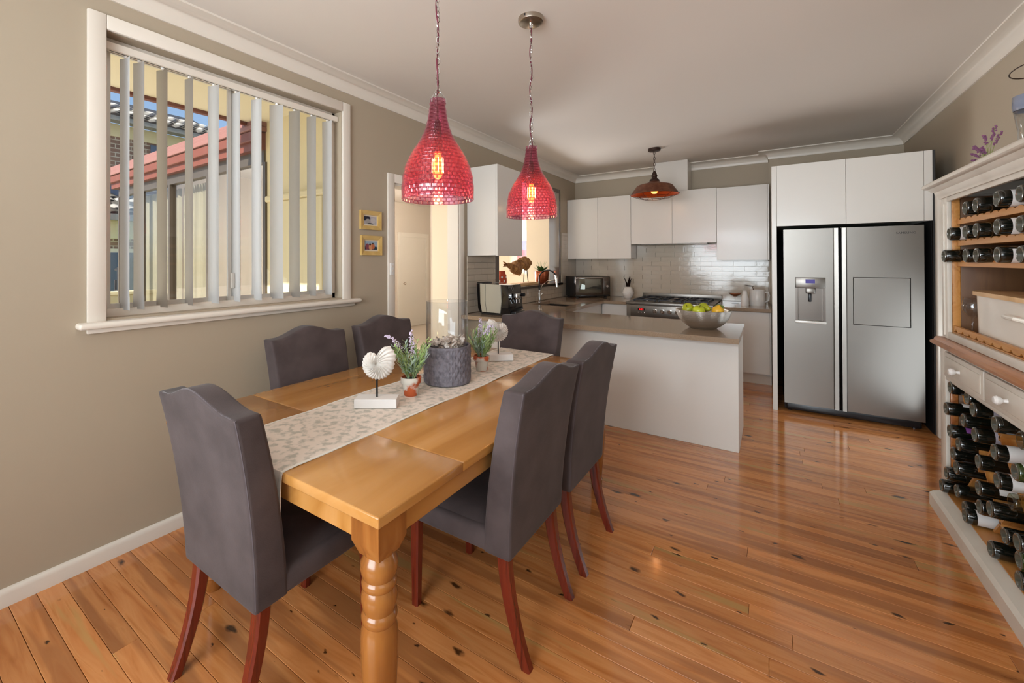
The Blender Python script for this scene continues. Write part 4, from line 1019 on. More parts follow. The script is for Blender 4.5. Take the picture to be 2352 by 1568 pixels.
# potted lavenders
def lavender_pot(label, loc, rz, seed, wash):
    rr = random.Random(seed); t = thing('potted_lavender', label, 'plant', (loc[0] * KT, loc[1] * KT, loc[2]), rz); t.scale = (KT, KT, KT)
    bm = B(); lathe(bm, [(0, 0), (0.036, 0), (0.038, 0.003), (0.047, 0.066), (0.053, 0.067), (0.055, 0.070), (0.057, 0.096), (0.055, 0.100), (0.050, 0.100), (0.046, 0.090), (0, 0.088)], 28); obj('pot', bm, 'terracotta_wash', t, True)
    bm = B(); lathe(bm, [(0.046, 0.089), (0, 0.092)], 20); obj('soil', bm, 'soil', t)
    bm = B()
    def frond(p0, d, L, nl, lw):
        p0 = Vector(p0); d = Vector(d).normalized(); pts = []
        for k in range(6):
            s = k / 5; pts.append(p0 + d * L * s + Vector((0, 0, -0.02 * s * s)) + Vector((d.x, d.y, 0)) * 0.02 * s * s)
        tube(bm, pts, 0.0012, 4)
        for k in range(nl):
            s = 0.2 + 0.8 * k / nl; base = p0 + d * L * s; a = rr.uniform(0, 6.3); side = Vector((math.cos(a), math.sin(a), 0.55)).normalized(); w_ = side.cross(d).normalized() * lw
            tip = base + side * 0.032 * (1.1 - 0.4 * s) + d * 0.012
            bm.faces.new([bm.verts.new(v) for v in (base - w_ * 0.5, (base + tip) / 2 - w_, tip, (base + tip) / 2 + w_, base + w_ * 0.5)])
    for k in range(30):
        a = rr.uniform(0, 6.3); e = rr.uniform(0.02, 0.55)
        frond((0.02 * math.cos(a), 0.02 * math.sin(a), 0.09), (e * math.cos(a), e * math.sin(a), 1), rr.uniform(0.11, 0.23), 15, 0.0042)
    obj('foliage', bm, 'leaf_green', t)
    bm = B()
    for k in range(16):
        a = rr.uniform(0, 6.3); e = rr.uniform(0.1, 0.6); 
        frond((0.02 * math.cos(a), 0.02 * math.sin(a), 0.09), (e * math.cos(a), e * math.sin(a), 1), rr.uniform(0.08, 0.20), 14, 0.0036)
    obj('foliage', bm, 'leaf_grey', t)
    for (dx, dy, z1, bend) in ((-0.02, 0.0, 0.315, -0.12), (0.018, 0.01, 0.345, -0.01)):
        bm = B(); pts = []
        for k in range(11):
            s = k / 10; pts.append(Vector((dx + bend * s ** 1.6 - 0.012 * s, dy, 0.09 + (z1 - 0.09) * (s if bend > -0.05 else math.sin(s * PI / 2) ** 0.9))))
        tube(bm, pts, 0.0016, 5)
        fl_ = obj('flower_stem', bm, 'stem_green', t)
        bm = B()
        for k in range(90):
            s = rr.uniform(0.48, 1.0); i0 = min(9, int(s * 10)); p = pts[i0].lerp(pts[i0 + 1], s * 10 - i0); w_ = 0.015 * (1.35 - s) * 1.4
            ico(bm, p + Vector((rr.uniform(-w_, w_), rr.uniform(-w_, w_), rr.uniform(-0.006, 0.006))), rr.uniform(0.003, 0.0052), 1)
        obj('flower_head', bm, 'lavender', fl_, True)
    return t
lavender_pot('potted lavender in a whitewashed terracotta pot left of the glass vase', (-1.615, 1.765, ZR), 0.35, 5, 0)
lavender_pot('potted lavender in a whitewashed terracotta pot behind the glass vase', (-1.585, 2.425, ZR), 2.6, 9, 0)

# ------------------------------------------------------------------ pendant lights
def chain_links(bm, p, z0, z1, L, R, r, wob=0.0, rr=None, seg=10):
    z = z0; k = 0; rr = rr or random.Random(1)
    while z > z1:
        off = Vector((rr.uniform(-wob, wob), rr.uniform(-wob, wob), 0)); c = Vector((p[0], p[1], z)) + off; a = (PI / 2 if k % 2 else 0) + rr.uniform(-0.3, 0.3)
        pts = [c + Vector((math.cos(a) * R * math.cos(t), math.sin(a) * R * math.cos(t), L * math.sin(t))) for t in [2 * PI * i / seg for i in range(seg)]]
        tube(bm, pts, r, 5, closed=True); z -= 2 * L - 2.2 * r; k += 1
def pendant(label, x, y, zb, seed):
    rr = random.Random(seed); t = thing('pendant_light', label, 'pendant light', (x, y, ZC))
    dz = zb - ZC
    bm = B(); lathe(bm, [(0, -0.003), (0.05, -0.003), (0.066, -0.006), (0.0735, -0.015), (0.0735, 0), (0.0, 0)], 40); 
    bm.free(); bm = B(); lathe(bm, [(0.0, -0.030), (0.060, -0.030), (0.072, -0.026), (0.0745, -0.018), (0.0745, 0.0), (0, 0.0)], 40); cn = obj('canopy', bm, 'nickel', t, True)
    bm = B(); box(bm, -0.003, 0.003, -0.076, -0.070, -0.016, -0.004); obj('canopy_screw', bm, 'black_plastic', cn)
    bm = B(); tube(bm, [(0, 0, -0.030), (0, 0, -0.06)], [0.011, 0.007], 12); obj('cord_grip', bm, 'chrome', t, True)
    pts = []; n = 60; ztop_ = -0.05; zend = dz + 0.32
    for k in range(n + 1):
        s = k / n; pts.append((0.005 * math.sin(s * 24 + seed), 0.005 * math.cos(s * 21), ztop_ + (zend - ztop_) * s))
    bm = B(); tube(bm, pts, 0.0035, 7); obj('cord', bm, 'cord_maroon', t, True)
    bm = B(); chain_links(bm, (0.002, 0), -0.045, dz + 0.45, 0.0125, 0.0075, 0.0015, 0.005, rr); obj('chain', bm, 'chrome', t, True)
    # glass shade, two skins with a rolled rim
    outer = [(0.148, 0.0), (0.1495, 0.01), (0.149, 0.055), (0.146, 0.09), (0.139, 0.125), (0.126, 0.16), (0.109, 0.192), (0.091, 0.22), (0.074, 0.248), (0.060, 0.275), (0.050, 0.303), (0.043, 0.33), (0.038, 0.36), (0.034, 0.39), (0.032, 0.418)]
    fine = []
    for (r0, z0), (r1, z1) in zip(outer[:-1], outer[1:]):
        for k in range(3): fine.append((r0 + (r1 - r0) * k / 3, z0 + (z1 - z0) * k / 3))
    fine.append(outer[-1])
    rip = [(r + 0.0013 * math.sin(z * 2 * PI / 0.0165), z) for r, z in fine]
    inner = [(r - 0.004, z) for r, z in reversed(fine)]
    bm = B(); lathe(bm, rip + [(0.030, 0.419)] + inner + [rip[0]], 64); sh = obj('glass_shade', bm, 'shade_glass', t, 'all', mw=T(0, 0, dz))
    bm = B(); tube(bm, [(0, 0, dz + 0.33), (0, 0, dz + 0.27), (0, 0, dz + 0.20)], [0.012, 0.019, 0.019], 14); obj('lamp_holder', bm, 'bronze', t, True)
    bm = B(); lathe(bm, [(0.013, 0.195), (0.016, 0.18), (0.021, 0.14), (0.020, 0.11), (0.012, 0.092), (0, 0.088)], 20); bu = obj('bulb', bm, 'bulb_glow', t, True, mw=T(0, 0, dz))
    bm = B()
    for k in range(8):
        a = 2 * PI * k / 8; tube(bm, [(0.023 * math.cos(a), 0.023 * math.sin(a), 0.175), (0.024 * math.cos(a), 0.024 * math.sin(a), 0.115)], 0.0016, 4)
    obj('filament', bm, 'filament', bu, mw=T(0, 0, 0))
    bm = B()
    for k in range(3):
        a = 2 * PI * k / 3 + 0.5; pts = [(0.004 * math.cos(a), 0.004 * math.sin(a), dz + 0.46), (0.02 * math.cos(a), 0.02 * math.sin(a), dz + 0.44), (0.034 * math.cos(a), 0.034 * math.sin(a), dz + 0.418), (0.036 * math.cos(a), 0.036 * math.sin(a), dz + 0.40), (0.030 * math.cos(a), 0.030 * math.sin(a), dz + 0.405)]; tube(bm, pts, 0.0022, 6)
    chain_links(bm, (0, 0), dz + 0.452, dz + 0.42, 0.008, 0.007, 0.0015, 0.008, rr); obj('hook', bm, 'chrome', t, True)
    d = bpy.data.lights.new('bulb_light', 'POINT'); d.energy = 1.6; d.color = (1.0, 0.55, 0.25); d.shadow_soft_size = 0.02
    o = bpy.data.objects.new('bulb_light', d); COL.objects.link(o); o.parent = t; o.location = (0, 0, dz + 0.055)
pendant('red pressed-glass pendant light nearest the viewer, hung over the table', -1.133, 1.405, 1.752, 2)
pendant('red pressed-glass pendant light nearer the kitchen, with its nickel canopy in view', -1.161, 2.321, 1.758, 6)
cp_ = thing('barn_pendant', 'rusty copper barn pendant with wire cage over the kitchen', 'pendant light', (-1.217, 5.941, ZC))
bm = B(); lathe(bm, [(0, -0.035), (0.065, -0.035), (0.075, -0.030), (0.075, 0), (0, 0)], 32); obj('canopy', bm, 'bronze', cp_, True)
bm = B(); chain_links(bm, (0, 0), -0.055, -0.285, 0.022, 0.012, 0.003, 0.001, None, 12); obj('chain', bm, 'bronze', cp_, True)
bm = B(); lathe(bm, [(0, -0.285), (0.012, -0.29), (0.028, -0.325), (0.03, -0.34), (0.036, -0.345), (0.036, -0.36), (0.03, -0.365), (0.034, -0.385), (0.055, -0.40), (0.060, -0.415), (0.062, -0.43), (0, -0.43)], 28); obj('socket_cap', bm, 'bronze', cp_, True)
pr = [(0.062, -0.425), (0.075, -0.436), (0.13, -0.452), (0.19, -0.468), (0.215, -0.482), (0.285, -0.585), (0.295, -0.590)]
bm = B(); lathe(bm, pr + [(0.290, -0.592)], 56)
o = obj('shade', bm, 'copper_rust', cp_, True)
bm = B(); lathe(bm, [(r - 0.004, z - 0.003) for r, z in pr], 56); obj('shade_lining', bm, 'copper_inner', cp_, True)
bm = B()
for k in range(10):
    a = 2 * PI * k / 10; tube(bm, [(0.29 * math.cos(a) * (1 - s) + 0.085 * math.cos(a) * s, 0.29 * math.sin(a) * (1 - s) + 0.085 * math.sin(a) * s, -0.592 - 0.062 * math.sin(s * PI / 2)) for s in (0, .25, .5, .75, 1)], 0.0022, 5)
for r, z in ((0.085, -0.654), (0.20, -0.624), (0.291, -0.592)): tube(bm, [(r * math.cos(2 * PI * k / 28), r * math.sin(2 * PI * k / 28), z) for k in range(28)], 0.0024, 5, closed=True)
obj('wire_cage', bm, 'bronze', cp_, True)
bm = B(); lathe(bm, [(0.02, -0.43), (0.028, -0.48), (0.045, -0.53), (0.045, -0.55), (0.03, -0.575), (0, -0.582)], 20); bu = obj('bulb', bm, 'bulb_glow', cp_, True)
bm = B(); tube(bm, [(0.02 * math.cos(2 * PI * k / 10), 0.02 * math.sin(2 * PI * k / 10), -0.56) for k in range(10)], 0.003, 5, closed=True); obj('filament', bm, 'filament', bu)
d = bpy.data.lights.new('barn_bulb_light', 'POINT'); d.energy = 1.6; d.color = (1.0, 0.55, 0.25); d.shadow_soft_size = 0.04
o = bpy.data.objects.new('barn_bulb_light', d); COL.objects.link(o); o.parent = cp_; o.location = (0, 0, -0.615)

# ------------------------------------------------------------------ photo frames by the doorway
print_mat('photo_bw', '#a9a4a8', [(0.2, 0.75, 0.30, 0.38, '#1b1a2c'), (0.30, 0.35, 0.22, 0.34, '#9a948f'), (0.72, 0.5, 0.2, 0.35, '#b7b0ae'), (0.5, 0.05, 0.25, 0.12, '#201e26')])
print_mat('photo_beach', '#8fa0ae', [(0.5, 0.1, 0.8, 0.32, '#243240'), (0.2, 0.35, 0.17, 0.38, '#7a3a48'), (0.48, 0.3, 0.16, 0.4, '#c98a62'), (0.68, 0.4, 0.13, 0.34, '#b8663e'), (0.42, 0.62, 0.09, 0.12, '#3a201c'), (0.65, 0.72, 0.07, 0.1, '#35201c')])
def photo(label, y0, y1, z0, z1, m):
    t = thing('photo_frame', label, 'picture frame', (XL, (y0 + y1) / 2, z0)); w_, h_ = (y1 - y0) / 2, z1 - z0; f = 0.034
    bm = B()
    o4 = [(-w_, 0), (w_, 0), (w_, h_), (-w_, h_)]; i4 = [(-w_ + f, f), (w_ - f, f), (w_ - f, h_ - f), (-w_ + f, h_ - f)]
    A0 = [bm.verts.new((0, p[0], p[1])) for p in o4]; A1 = [bm.verts.new((0.022, p[0], p[1])) for p in o4]; A2 = [bm.verts.new((0.014, p[0], p[1])) for p in i4]; A3 = [bm.verts.new((0.004, p[0], p[1])) for p in i4]
    for r0, r1 in ((A0, A1), (A1, A2), (A2, A3), (A3, A0)):
        for k in range(4): bm.faces.new((r0[k], r0[(k + 1) % 4], r1[(k + 1) % 4], r1[k]))
    obj('frame', bm, 'frame_gold', t)
    sheet('mount', (0.0045, -w_ + f, f), (0, 2 * (w_ - f), 0), (0, 0, h_ - 2 * f), 'mat_cream', t)
    g2 = f + 0.012; sheet('photograph', (0.0055, -w_ + g2, g2), (0, 2 * (w_ - g2), 0), (0, 0, h_ - 2 * g2), m, t)
photo('gold framed black and white photograph, upper of two', 2.405, 2.632, 1.765, 1.922, 'photo_bw')
photo('gold framed colour photograph of a beach group, lower of two', 2.412, 2.638, 1.552, 1.715, 'photo_beach')

# ------------------------------------------------------------------ worktop appliances and small things
# coffee machine, front facing +x
cm = thing('coffee_machine', 'black and silver automatic coffee machine below the wall cupboard', 'coffee machine', (-2.66, 3.955, ZT))
def cmb(nm, poly, y0, y1, m, par=cm, bev=0.0):
    bm = B(); prism(bm, poly, 1, y0, y1)
    if bev: bmesh.ops.bevel(bm, geom=list(bm.edges), offset=bev, segments=2, profile=0.5, affect='EDGES')
    return obj(nm, bm, m, par, True)
cmb('body', [(0.05, 0.015), (0.40, 0.015), (0.43, 0.05), (0.40, 0.20), (0.40, 0.325), (0.0, 0.335), (0.02, 0.06)], 0.012, 0.298, 'black_gloss', bev=0.006)
for yy in ((0.0, 0.0125), (0.2975, 0.31)):
    cmb('side_panel', [(0.08, 0.03), (0.31, 0.025), (0.325, 0.15), (0.315, 0.325), (0.055, 0.335), (0.06, 0.12)], yy[0], yy[1], 'silver_plastic')
bm = B(); tube(bm, [(0.125, -0.0012, 0.33), (0.122, -0.0012, 0.15), (0.14, -0.0012, 0.032)], 0.0016, 4); obj('panel_seam', bm, 'black_plastic', cm)
bm = B(); box(bm, 0.402, 0.455, 0.10, 0.20, 0.17, 0.235, 0.01); obj('spout', bm, 'chrome', cm, True)
bm = B(); tube(bm, [(0.44, 0.12, 0.17), (0.44, 0.12, 0.13)], 0.01, 10); tube(bm, [(0.44, 0.18, 0.17), (0.44, 0.18, 0.13)], 0.01, 10); obj('nozzle', bm, 'chrome', cm, True)
bm = B(); tube(bm, [(0.40, 0.25, 0.21), (0.47, 0.25, 0.215)], 0.02, 12); obj('steam_knob', bm, 'black_plastic', cm, True)
bm = B(); lathe(bm, [(0.018, 0), (0.018, 0.004), (0.022, 0.004), (0.022, 0)], 24); obj('dial', bm, 'chrome', cm, True, mw=T(0.401, 0.10, 0.285) @ Rm(PI / 2, 'Y'))
bm = B(); box(bm, 0.40, 0.47, 0.05, 0.26, 0.012, 0.045, 0.005); obj('drip_tray', bm, 'black_plastic', cm, True)
bm = B(); box(bm, 0.06, 0.40, 0.02, 0.29, 0.0, 0.0155, 0.003); obj('base', bm, 'black_plastic', cm)
bm = B(); box(bm, -0.02, 0.055, 0.05, 0.26, 0.27, 0.345, 0.008); obj('water_tank', bm, 'black_plastic', cm, True)
# kitchen tap
tp_ = thing('kitchen_tap', 'black spring-hose kitchen tap with chrome spray at the sink', 'tap', (-2.665, 5.56, ZT))
bm = B(); lathe(bm, [(0, 0), (0.026, 0), (0.026, 0.012), (0.018, 0.02), (0.018, 0.10), (0.014, 0.12), (0.012, 0.17), (0, 0.17)], 20); obj('body', bm, 'chrome', tp_, True)
hose = [(0, 0, 0.16), (0, 0, 0.30)] + [(0.13 - 0.13 * math.cos(a), 0, 0.33 + 0.12 * math.sin(a)) for a in [PI * k / 14 for k in range(13)]]
bm = B(); tube(bm, hose, 0.010, 10); obj('hose', bm, 'black_plastic', tp_, True)
ex = Vector(hose[-1])
bm = B(); tube(bm, [ex, ex + Vector((0.012, 0, -0.05)), ex + Vector((0.018, 0, -0.16))], [0.014, 0.017, 0.019], 14); obj('spray_head', bm, 'chrome', tp_, True)
bm = B(); tube(bm, [(0, 0, 0.13), (0.05, 0, 0.24), (0.13, 0, 0.30), (0.235, 0, 0.315)], 0.007, 8); obj('support_arm', bm, 'chrome', tp_, True)
bm = B(); tube(bm, [(0, 0.015, 0.08), (0.02, 0.06, 0.12)], 0.007, 8); obj('lever', bm, 'chrome', tp_, True)
# microwave, turned slightly out of the corner
mw_ = thing('microwave', 'black microwave oven with mirrored door in the kitchen corner', 'microwave', (-2.27, 6.66, ZT), 0.80)
mw_.scale = (1.08, 1.08, 1.05)
def mb(nm, x0, x1, y0, y1, z0, z1, m, bev=0.004, par=mw_):
    bm = B(); box(bm, x0, x1, y0, y1, z0, z1, bev); return obj(nm, bm, m, par, True)
mb('body', -0.27, 0.27, 0.025, 0.40, 0.02, 0.315, 'black_plastic')
dr = mb('door', -0.268, 0.155, 0.0, 0.0245, 0.045, 0.312, 'steel_dark')
MATS['mirror_glass'] = mat('mirror_glass', '#8d9088', 0.05, 0.9)
mb('window', -0.225, 0.13, -0.003, 0.0005, 0.075, 0.28, 'mirror_glass', 0.001, dr)
bm = B(); box(bm, -0.26, 0.15, -0.02, 0.0, 0.285, 0.305, 0.004); obj('handle', bm, 'chrome', dr, True)
pn = mb('control_panel', 0.157, 0.268, 0.0, 0.0245, 0.045, 0.312, 'steel_dark')
mb('display', 0.172, 0.252, -0.002, 0.0005, 0.25, 0.285, 'brown_glass', 0.001, pn)
bm = B(); lathe(bm, [(0, 0.02), (0.018, 0.02), (0.021, 0)], 18); obj('dial', bm, 'chrome', pn, True, mw=T(0.212, 0.0, 0.17) @ Rm(PI / 2, 'X'))
mb('base_strip', -0.268, 0.268, 0.0, 0.0245, 0.02, 0.044, 'black_gloss')
for x in (-0.22, 0.22):
    for y in (0.06, 0.36): bm = B(); box(bm, x - 0.015, x + 0.015, y - 0.015, y + 0.015, 0, 0.02); obj('foot', bm, 'black_plastic', mw_)
# pineapple jar
pj = thing('pineapple_jar', 'white ceramic pineapple jar with dark leafy crown beside the microwave', 'jar', (-1.80, 6.88, ZT))
bm = B(); seg, rows = 24, 13; pf_ = [(0.0, 0.0), (0.045, 0.0)] + [(0.055 + 0.027 * math.sin(PI * k / 12), 0.01 + 0.155 * k / 12) for k in range(13)] + [(0.042, 0.175), (0, 0.178)]
lathe(bm, pf_, seg, rfun=lambda a, z: 1 + 0.05 * abs(math.sin(a * 6 + z * 70)) * abs(math.sin(a * 6 - z * 70))); obj('body', bm, 'shell_white', pj, True)
for k in range(9):
    a = k * 2 * PI / 9 + (0.3 if k % 2 else 0); L = 0.11 + 0.03 * (k % 3); e = 0.35 + 0.15 * (k % 2); bm = B(); prev = None
    for j in range(6):
        s = j / 5; r = 0.022 + e * 0.11 * s * s; c = Vector((r * math.cos(a), r * math.sin(a), 0.172 + L * s)); w_ = Vector((-math.sin(a), math.cos(a), 0)) * 0.019 * (1 - s ** 2) ; cur = [bm.verts.new(c - w_), bm.verts.new(c + w_ + Vector((0, 0, 0.0001)))]
        if prev: bm.faces.new((prev[0], prev[1], cur[1], cur[0]))
        prev = cur
    bmesh.ops.solidify(bm, geom=list(bm.faces), thickness=0.003); obj('leaf', bm, 'bronze', pj)
# white jug, creamer and dessert glass by the fridge
jg = thing('white_jug', 'large white ceramic jug beside the fridge housing', 'jug', (-0.135, 6.66, ZT))
bm = B(); lathe(bm, [(0, 0), (0.085, 0), (0.088, 0.006), (0.086, 0.10), (0.080, 0.19), (0.083, 0.20), (0.078, 0.20), (0.075, 0.19), (0.080, 0.1), (0, 0.02)], 32); obj('body', bm, 'white_ceramic', jg, True)
bm = B(); tube(bm, [(0.078, 0, 0.17), (0.115, 0, 0.175), (0.128, 0, 0.13), (0.12, 0, 0.07), (0.084, 0, 0.045)], 0.009, 8); obj('handle', bm, 'white_ceramic', jg, True)
cr_ = thing('white_bottle', 'slim white ceramic milk bottle left of the white jug', 'bottle', (-0.265, 6.56, ZT))
bm = B(); lathe(bm, [(0, 0), (0.042, 0), (0.045, 0.01), (0.042, 0.09), (0.028, 0.15), (0.024, 0.18), (0.026, 0.19), (0.02, 0.19), (0.018, 0.15), (0, 0.1)], 28); obj('body', bm, 'white_ceramic', cr_, True)
wk = thing('wire_whisk', 'dark wire strainer standing in the white jug', 'utensil', (-0.135, 6.66, ZT))
bm = B(); tube(bm, [(0.0, 0, 0.035), (-0.05, -0.01, 0.24)], 0.004, 6)
for k in range(6):
    a = PI * k / 6; u = Vector((math.cos(a), math.sin(a), 0)) * 0.035; tube(bm, [Vector((-0.05, -0.01, 0.24)) + Vector((-0.045, 0, 0.012)) * (1 - math.cos(t)) * 0.8 + u * math.sin(t) for t in [PI * i / 8 for i in range(9)]], 0.0014, 4)
obj('wires', bm, 'bronze', wk)
dg = thing('dessert_glass', 'stemmed dessert glass holding caramel beside the milk bottle', 'glass', (-0.385, 6.80, ZT))
bm = B(); lathe(bm, [(0, 0), (0.04, 0), (0.04, 0.004), (0.006, 0.010), (0.005, 0.075), (0.02, 0.09), (0.075, 0.13), (0.075, 0.155), (0.072, 0.155), (0.072, 0.131), (0.018, 0.094), (0, 0.09)], 28); obj('glass', bm, 'clear_glass', dg, 'all')
bm = B(); lathe(bm, [(0, 0.096), (0.016, 0.0965), (0.066, 0.131), (0.066, 0.136), (0, 0.138)], 24); obj('caramel', bm, 'terracotta', dg, True)

# fruit bowl on the peninsula
fb = thing('fruit_bowl', 'hammered silver fluted bowl on the peninsula', 'bowl', (-0.475, 4.20, ZT))
flute = lambda a, z: 1 + 0.035 * math.cos(8 * a) * min(1, z * 9)
bprof_ = [(0, 0), (0.095, 0), (0.105, 0.004), (0.15, 0.035), (0.185, 0.08), (0.203, 0.13), (0.208, 0.155), (0.203, 0.157), (0.196, 0.13), (0.178, 0.083), (0.143, 0.04), (0.098, 0.012), (0, 0.010)]
bm = B(); lathe(bm, bprof_, 64, rfun=flute); obj('bowl', bm, 'hammered', fb, True)
def fruit(name, label, cat, p, r, m, kind, rot=(0, 0, 0), stem=True):
    t = thing(name, label, cat, p); t.rotation_euler = rot
    bm = B()
    if kind == 'apple': prof_ = [(0, -0.80), (0.25, -0.88), (0.55, -0.80), (0.85, -0.45), (1.0, 0.05), (0.97, 0.4), (0.75, 0.78), (0.4, 0.92), (0.15, 0.84), (0, 0.72)]
    elif kind == 'pear': prof_ = [(0, -0.95), (0.3, -0.98), (0.7, -0.75), (0.95, -0.3), (0.95, 0.05), (0.78, 0.5), (0.55, 0.95), (0.45, 1.25), (0.33, 1.5), (0, 1.58)]
    else: prof_ = [(0, -1.15), (0.12, -1.1), (0.3, -0.95), (0.8, -0.55), (1, 0), (0.8, 0.55), (0.3, 0.95), (0.12, 1.1), (0, 1.15)]
    lathe(bm, [(a * r, b * r) for a, b in prof_], 24); obj('flesh', bm, m, t, 'all')
    if stem:
        z = (0.72 if kind == 'apple' else 1.55) * r; bm = B(); tube(bm, [(0, 0, z), (0.004, 0, z + 0.022)], 0.0022, 6); obj('stem', bm, 'bronze', t)
bx, by, bz = -0.475, 4.20, ZT
fruit('apple', 'pale green apple at the left of the fruit bowl', 'apple', (bx - 0.105, by - 0.06, bz + 0.165), 0.046, 'fruit_green', 'apple', (0.9, -0.3, 0))
fruit('apple', 'bright yellow-green apple at the front of the fruit bowl', 'apple', (bx - 0.02, by - 0.105, bz + 0.150), 0.049, 'fruit_lime', 'apple', (0.3, 0.2, 0))
fruit('pear', 'green pear lying on top in the fruit bowl', 'pear', (bx + 0.01, by - 0.02, bz + 0.178), 0.042, 'fruit_green', 'pear', (0.3, 1.75, -0.35))
fruit('lime', 'dark green lime at the back of the fruit bowl', 'lime', (bx + 0.115, by + 0.07, bz + 0.17), 0.036, 'fruit_dark', 'lemon', (0.3, 1.2, 0.5), False)
fruit('lemon', 'orange-yellow lemon standing at the right of the fruit bowl', 'lemon', (bx + 0.115, by - 0.05, bz + 0.155), 0.048, 'fruit_yellow', 'lemon', (0.2, 0.15, 0.3), False)
fruit('lemon', 'yellow lemon behind the apples in the fruit bowl', 'lemon', (bx - 0.01, by + 0.085, bz + 0.155), 0.042, 'fruit_yellow', 'lemon', (0.2, 1.4, 0.9), False)
fruit('apple', 'green apple low at the front rim of the fruit bowl', 'apple', (bx + 0.055, by - 0.11, bz + 0.105), 0.042, 'fruit_lime', 'apple', (0.2, 0.4, 0))
fruit('apple', 'green apple low at the left rim of the fruit bowl', 'apple', (bx - 0.11, by + 0.03, bz + 0.100), 0.044, 'fruit_lime', 'apple', (0.5, 0.1, 0))

# servery ledge: lantern, driftwood, copper planter
ZL = PZ0 + 0.0055
ol = thing('orange_lantern', 'orange lantern with cut-out diamonds on the servery ledge', 'lantern', (-2.875, 4.89, ZL))
bm = B(); lathe(bm, [(0.055, 0.0), (0.06, 0.01), (0.062, 0.10), (0.058, 0.16), (0.045, 0.18), (0.045, 0.215), (0.042, 0.215), (0.042, 0.18), (0.054, 0.158), (0.057, 0.10), (0.055, 0.012), (0, 0.008)], 24); obj('body', bm, 'orange_metal', ol, True)
bm = B()
for r in range(3):
    for k in range(6):
        a = 2 * PI * (k + 0.5 * (r % 2)) / 6; z = 0.035 + 0.05 * r; R0 = 0.0632
        bm.faces.new([bm.verts.new((R0 * math.cos(a + da), R0 * math.sin(a + da), z + dz)) for da, dz in ((-0.22, 0), (0, -0.019), (0.22, 0), (0, 0.019))])
obj('cut_outs', bm, 'white_ceramic', ol)
dw = thing('driftwood_sculpture', 'driftwood sculpture on two rods and a timber block on the ledge', 'sculpture', (-2.87, 5.42, ZL))
bm = B(); box(bm, -0.08, 0.08, -0.20, 0.38, 0, 0.04, 0.005); obj('block', bm, 'pale_wood', dw)
bm = B(); tube(bm, [(0, 0.06, 0.04), (0, 0.09, 0.25)], 0.006, 8); tube(bm, [(0, 0.20, 0.04), (0, 0.16, 0.25)], 0.006, 8); obj('rods', bm, 'bronze', dw)
bm = B(); rr = random.Random(4); rings = []; ns = 40
spine = [(-0.49, 0.306, 0.294), (-0.44, 0.312, 0.275), (-0.38, 0.315, 0.255), (-0.25, 0.325, 0.19), (-0.12, 0.34, 0.135), (-0.06, 0.36, 0.17), (0.0, 0.385, 0.235), (0.08, 0.40, 0.215), (0.18, 0.395, 0.22), (0.27, 0.345, 0.29)]
for i in range(ns + 1):
    s_ = i / ns * (len(spine) - 1); k = min(int(s_), len(spine) - 2); t = s_ - k; y, zt, zb = [spine[k][q] * (1 - t) + spine[k + 1][q] * t for q in range(3)]
    ring = []; hz = (zt - zb) / 2; zc_ = (zt + zb) / 2; wx = min(0.055, hz * 0.75)
    for q in range(16):
        a = 2 * PI * q / 16; w_ = 1 + 0.14 * math.sin(a * 3 + i * 0.55) + rr.uniform(-0.09, 0.09)
        ring.append(bm.verts.new((math.cos(a) * wx * w_, y + 0.015 * math.sin(a * 2 + i * 1.7), zc_ + math.sin(a) * hz * w_)))
    rings.append(ring)
for a, b in zip(rings[:-1], rings[1:]):
    for q in range(16): bm.faces.new((a[q], a[(q + 1) % 16], b[(q + 1) % 16], b[q]))
bm.faces.new(rings[0][::-1]); bm.faces.new(rings[-1])
for dz in (0.02, -0.02): tube(bm, [(0.0, -0.42, 0.29), (0.01, -0.47, 0.30 + dz), (0.0, -0.515, 0.305 + 1.6 * dz)], [0.018, 0.010, 0.002], 6)
obj('driftwood', bm, 'driftwood', dw, True)
cpot = thing('copper_planter', 'copper planter with handles and a leafy plant on the ledge', 'plant', (-2.89, 6.12, ZL))
bm = B(); lathe(bm, [(0, 0), (0.085, 0), (0.10, 0.02), (0.108, 0.18), (0.113, 0.185), (0.105, 0.19), (0.098, 0.17), (0, 0.165)], 32); obj('pot', bm, 'copper', cpot, True)
for sy in (-1, 1): bm = B(); tube(bm, [(0, sy * 0.105, 0.165), (0, sy * 0.16, 0.17), (0, sy * 0.17, 0.16)], 0.007, 8); obj('handle', bm, 'copper', cpot, True)
bm = B(); lathe(bm, [(0.098, 0.172), (0, 0.174)], 20); obj('soil', bm, 'soil', cpot)
for k in range(16):
    a = k * 2.4; e = 0.25 + 0.5 * ((k * 37) % 10) / 10; L = 0.10 + 0.05 * ((k * 13) % 7) / 7; bm = B(); prev = None; u = Vector((math.cos(a) * e, math.sin(a) * e, 1)).normalized(); w0 = Vector((-math.sin(a), math.cos(a), 0))
    for j in range(6):
        s = j / 5; c = Vector((0.03 * math.cos(a), 0.03 * math.sin(a), 0.175)) + u * L * s + Vector((math.cos(a), math.sin(a), -0.6)) * 0.05 * s * s; w_ = w0 * 0.026 * math.sin(PI * min(0.97, s + 0.08)); cur = [bm.verts.new(c - w_), bm.verts.new(c + w_)]
        if prev: bm.faces.new((prev[0], prev[1], cur[1], cur[0]))
        prev = cur
    obj('leaf', bm, 'leaf_dark', cpot, True)
bm = B()
for k in range(7):
    a = k * 0.9 + 0.2; tube(bm, [(0.02 * math.cos(a), 0.02 * math.sin(a), 0.175), (0.05 * math.cos(a), 0.05 * math.sin(a), 0.28), (0.075 * math.cos(a + 0.3), 0.075 * math.sin(a + 0.3), 0.33)], 0.002, 4)
obj('twigs', bm, 'stem_green', cpot)

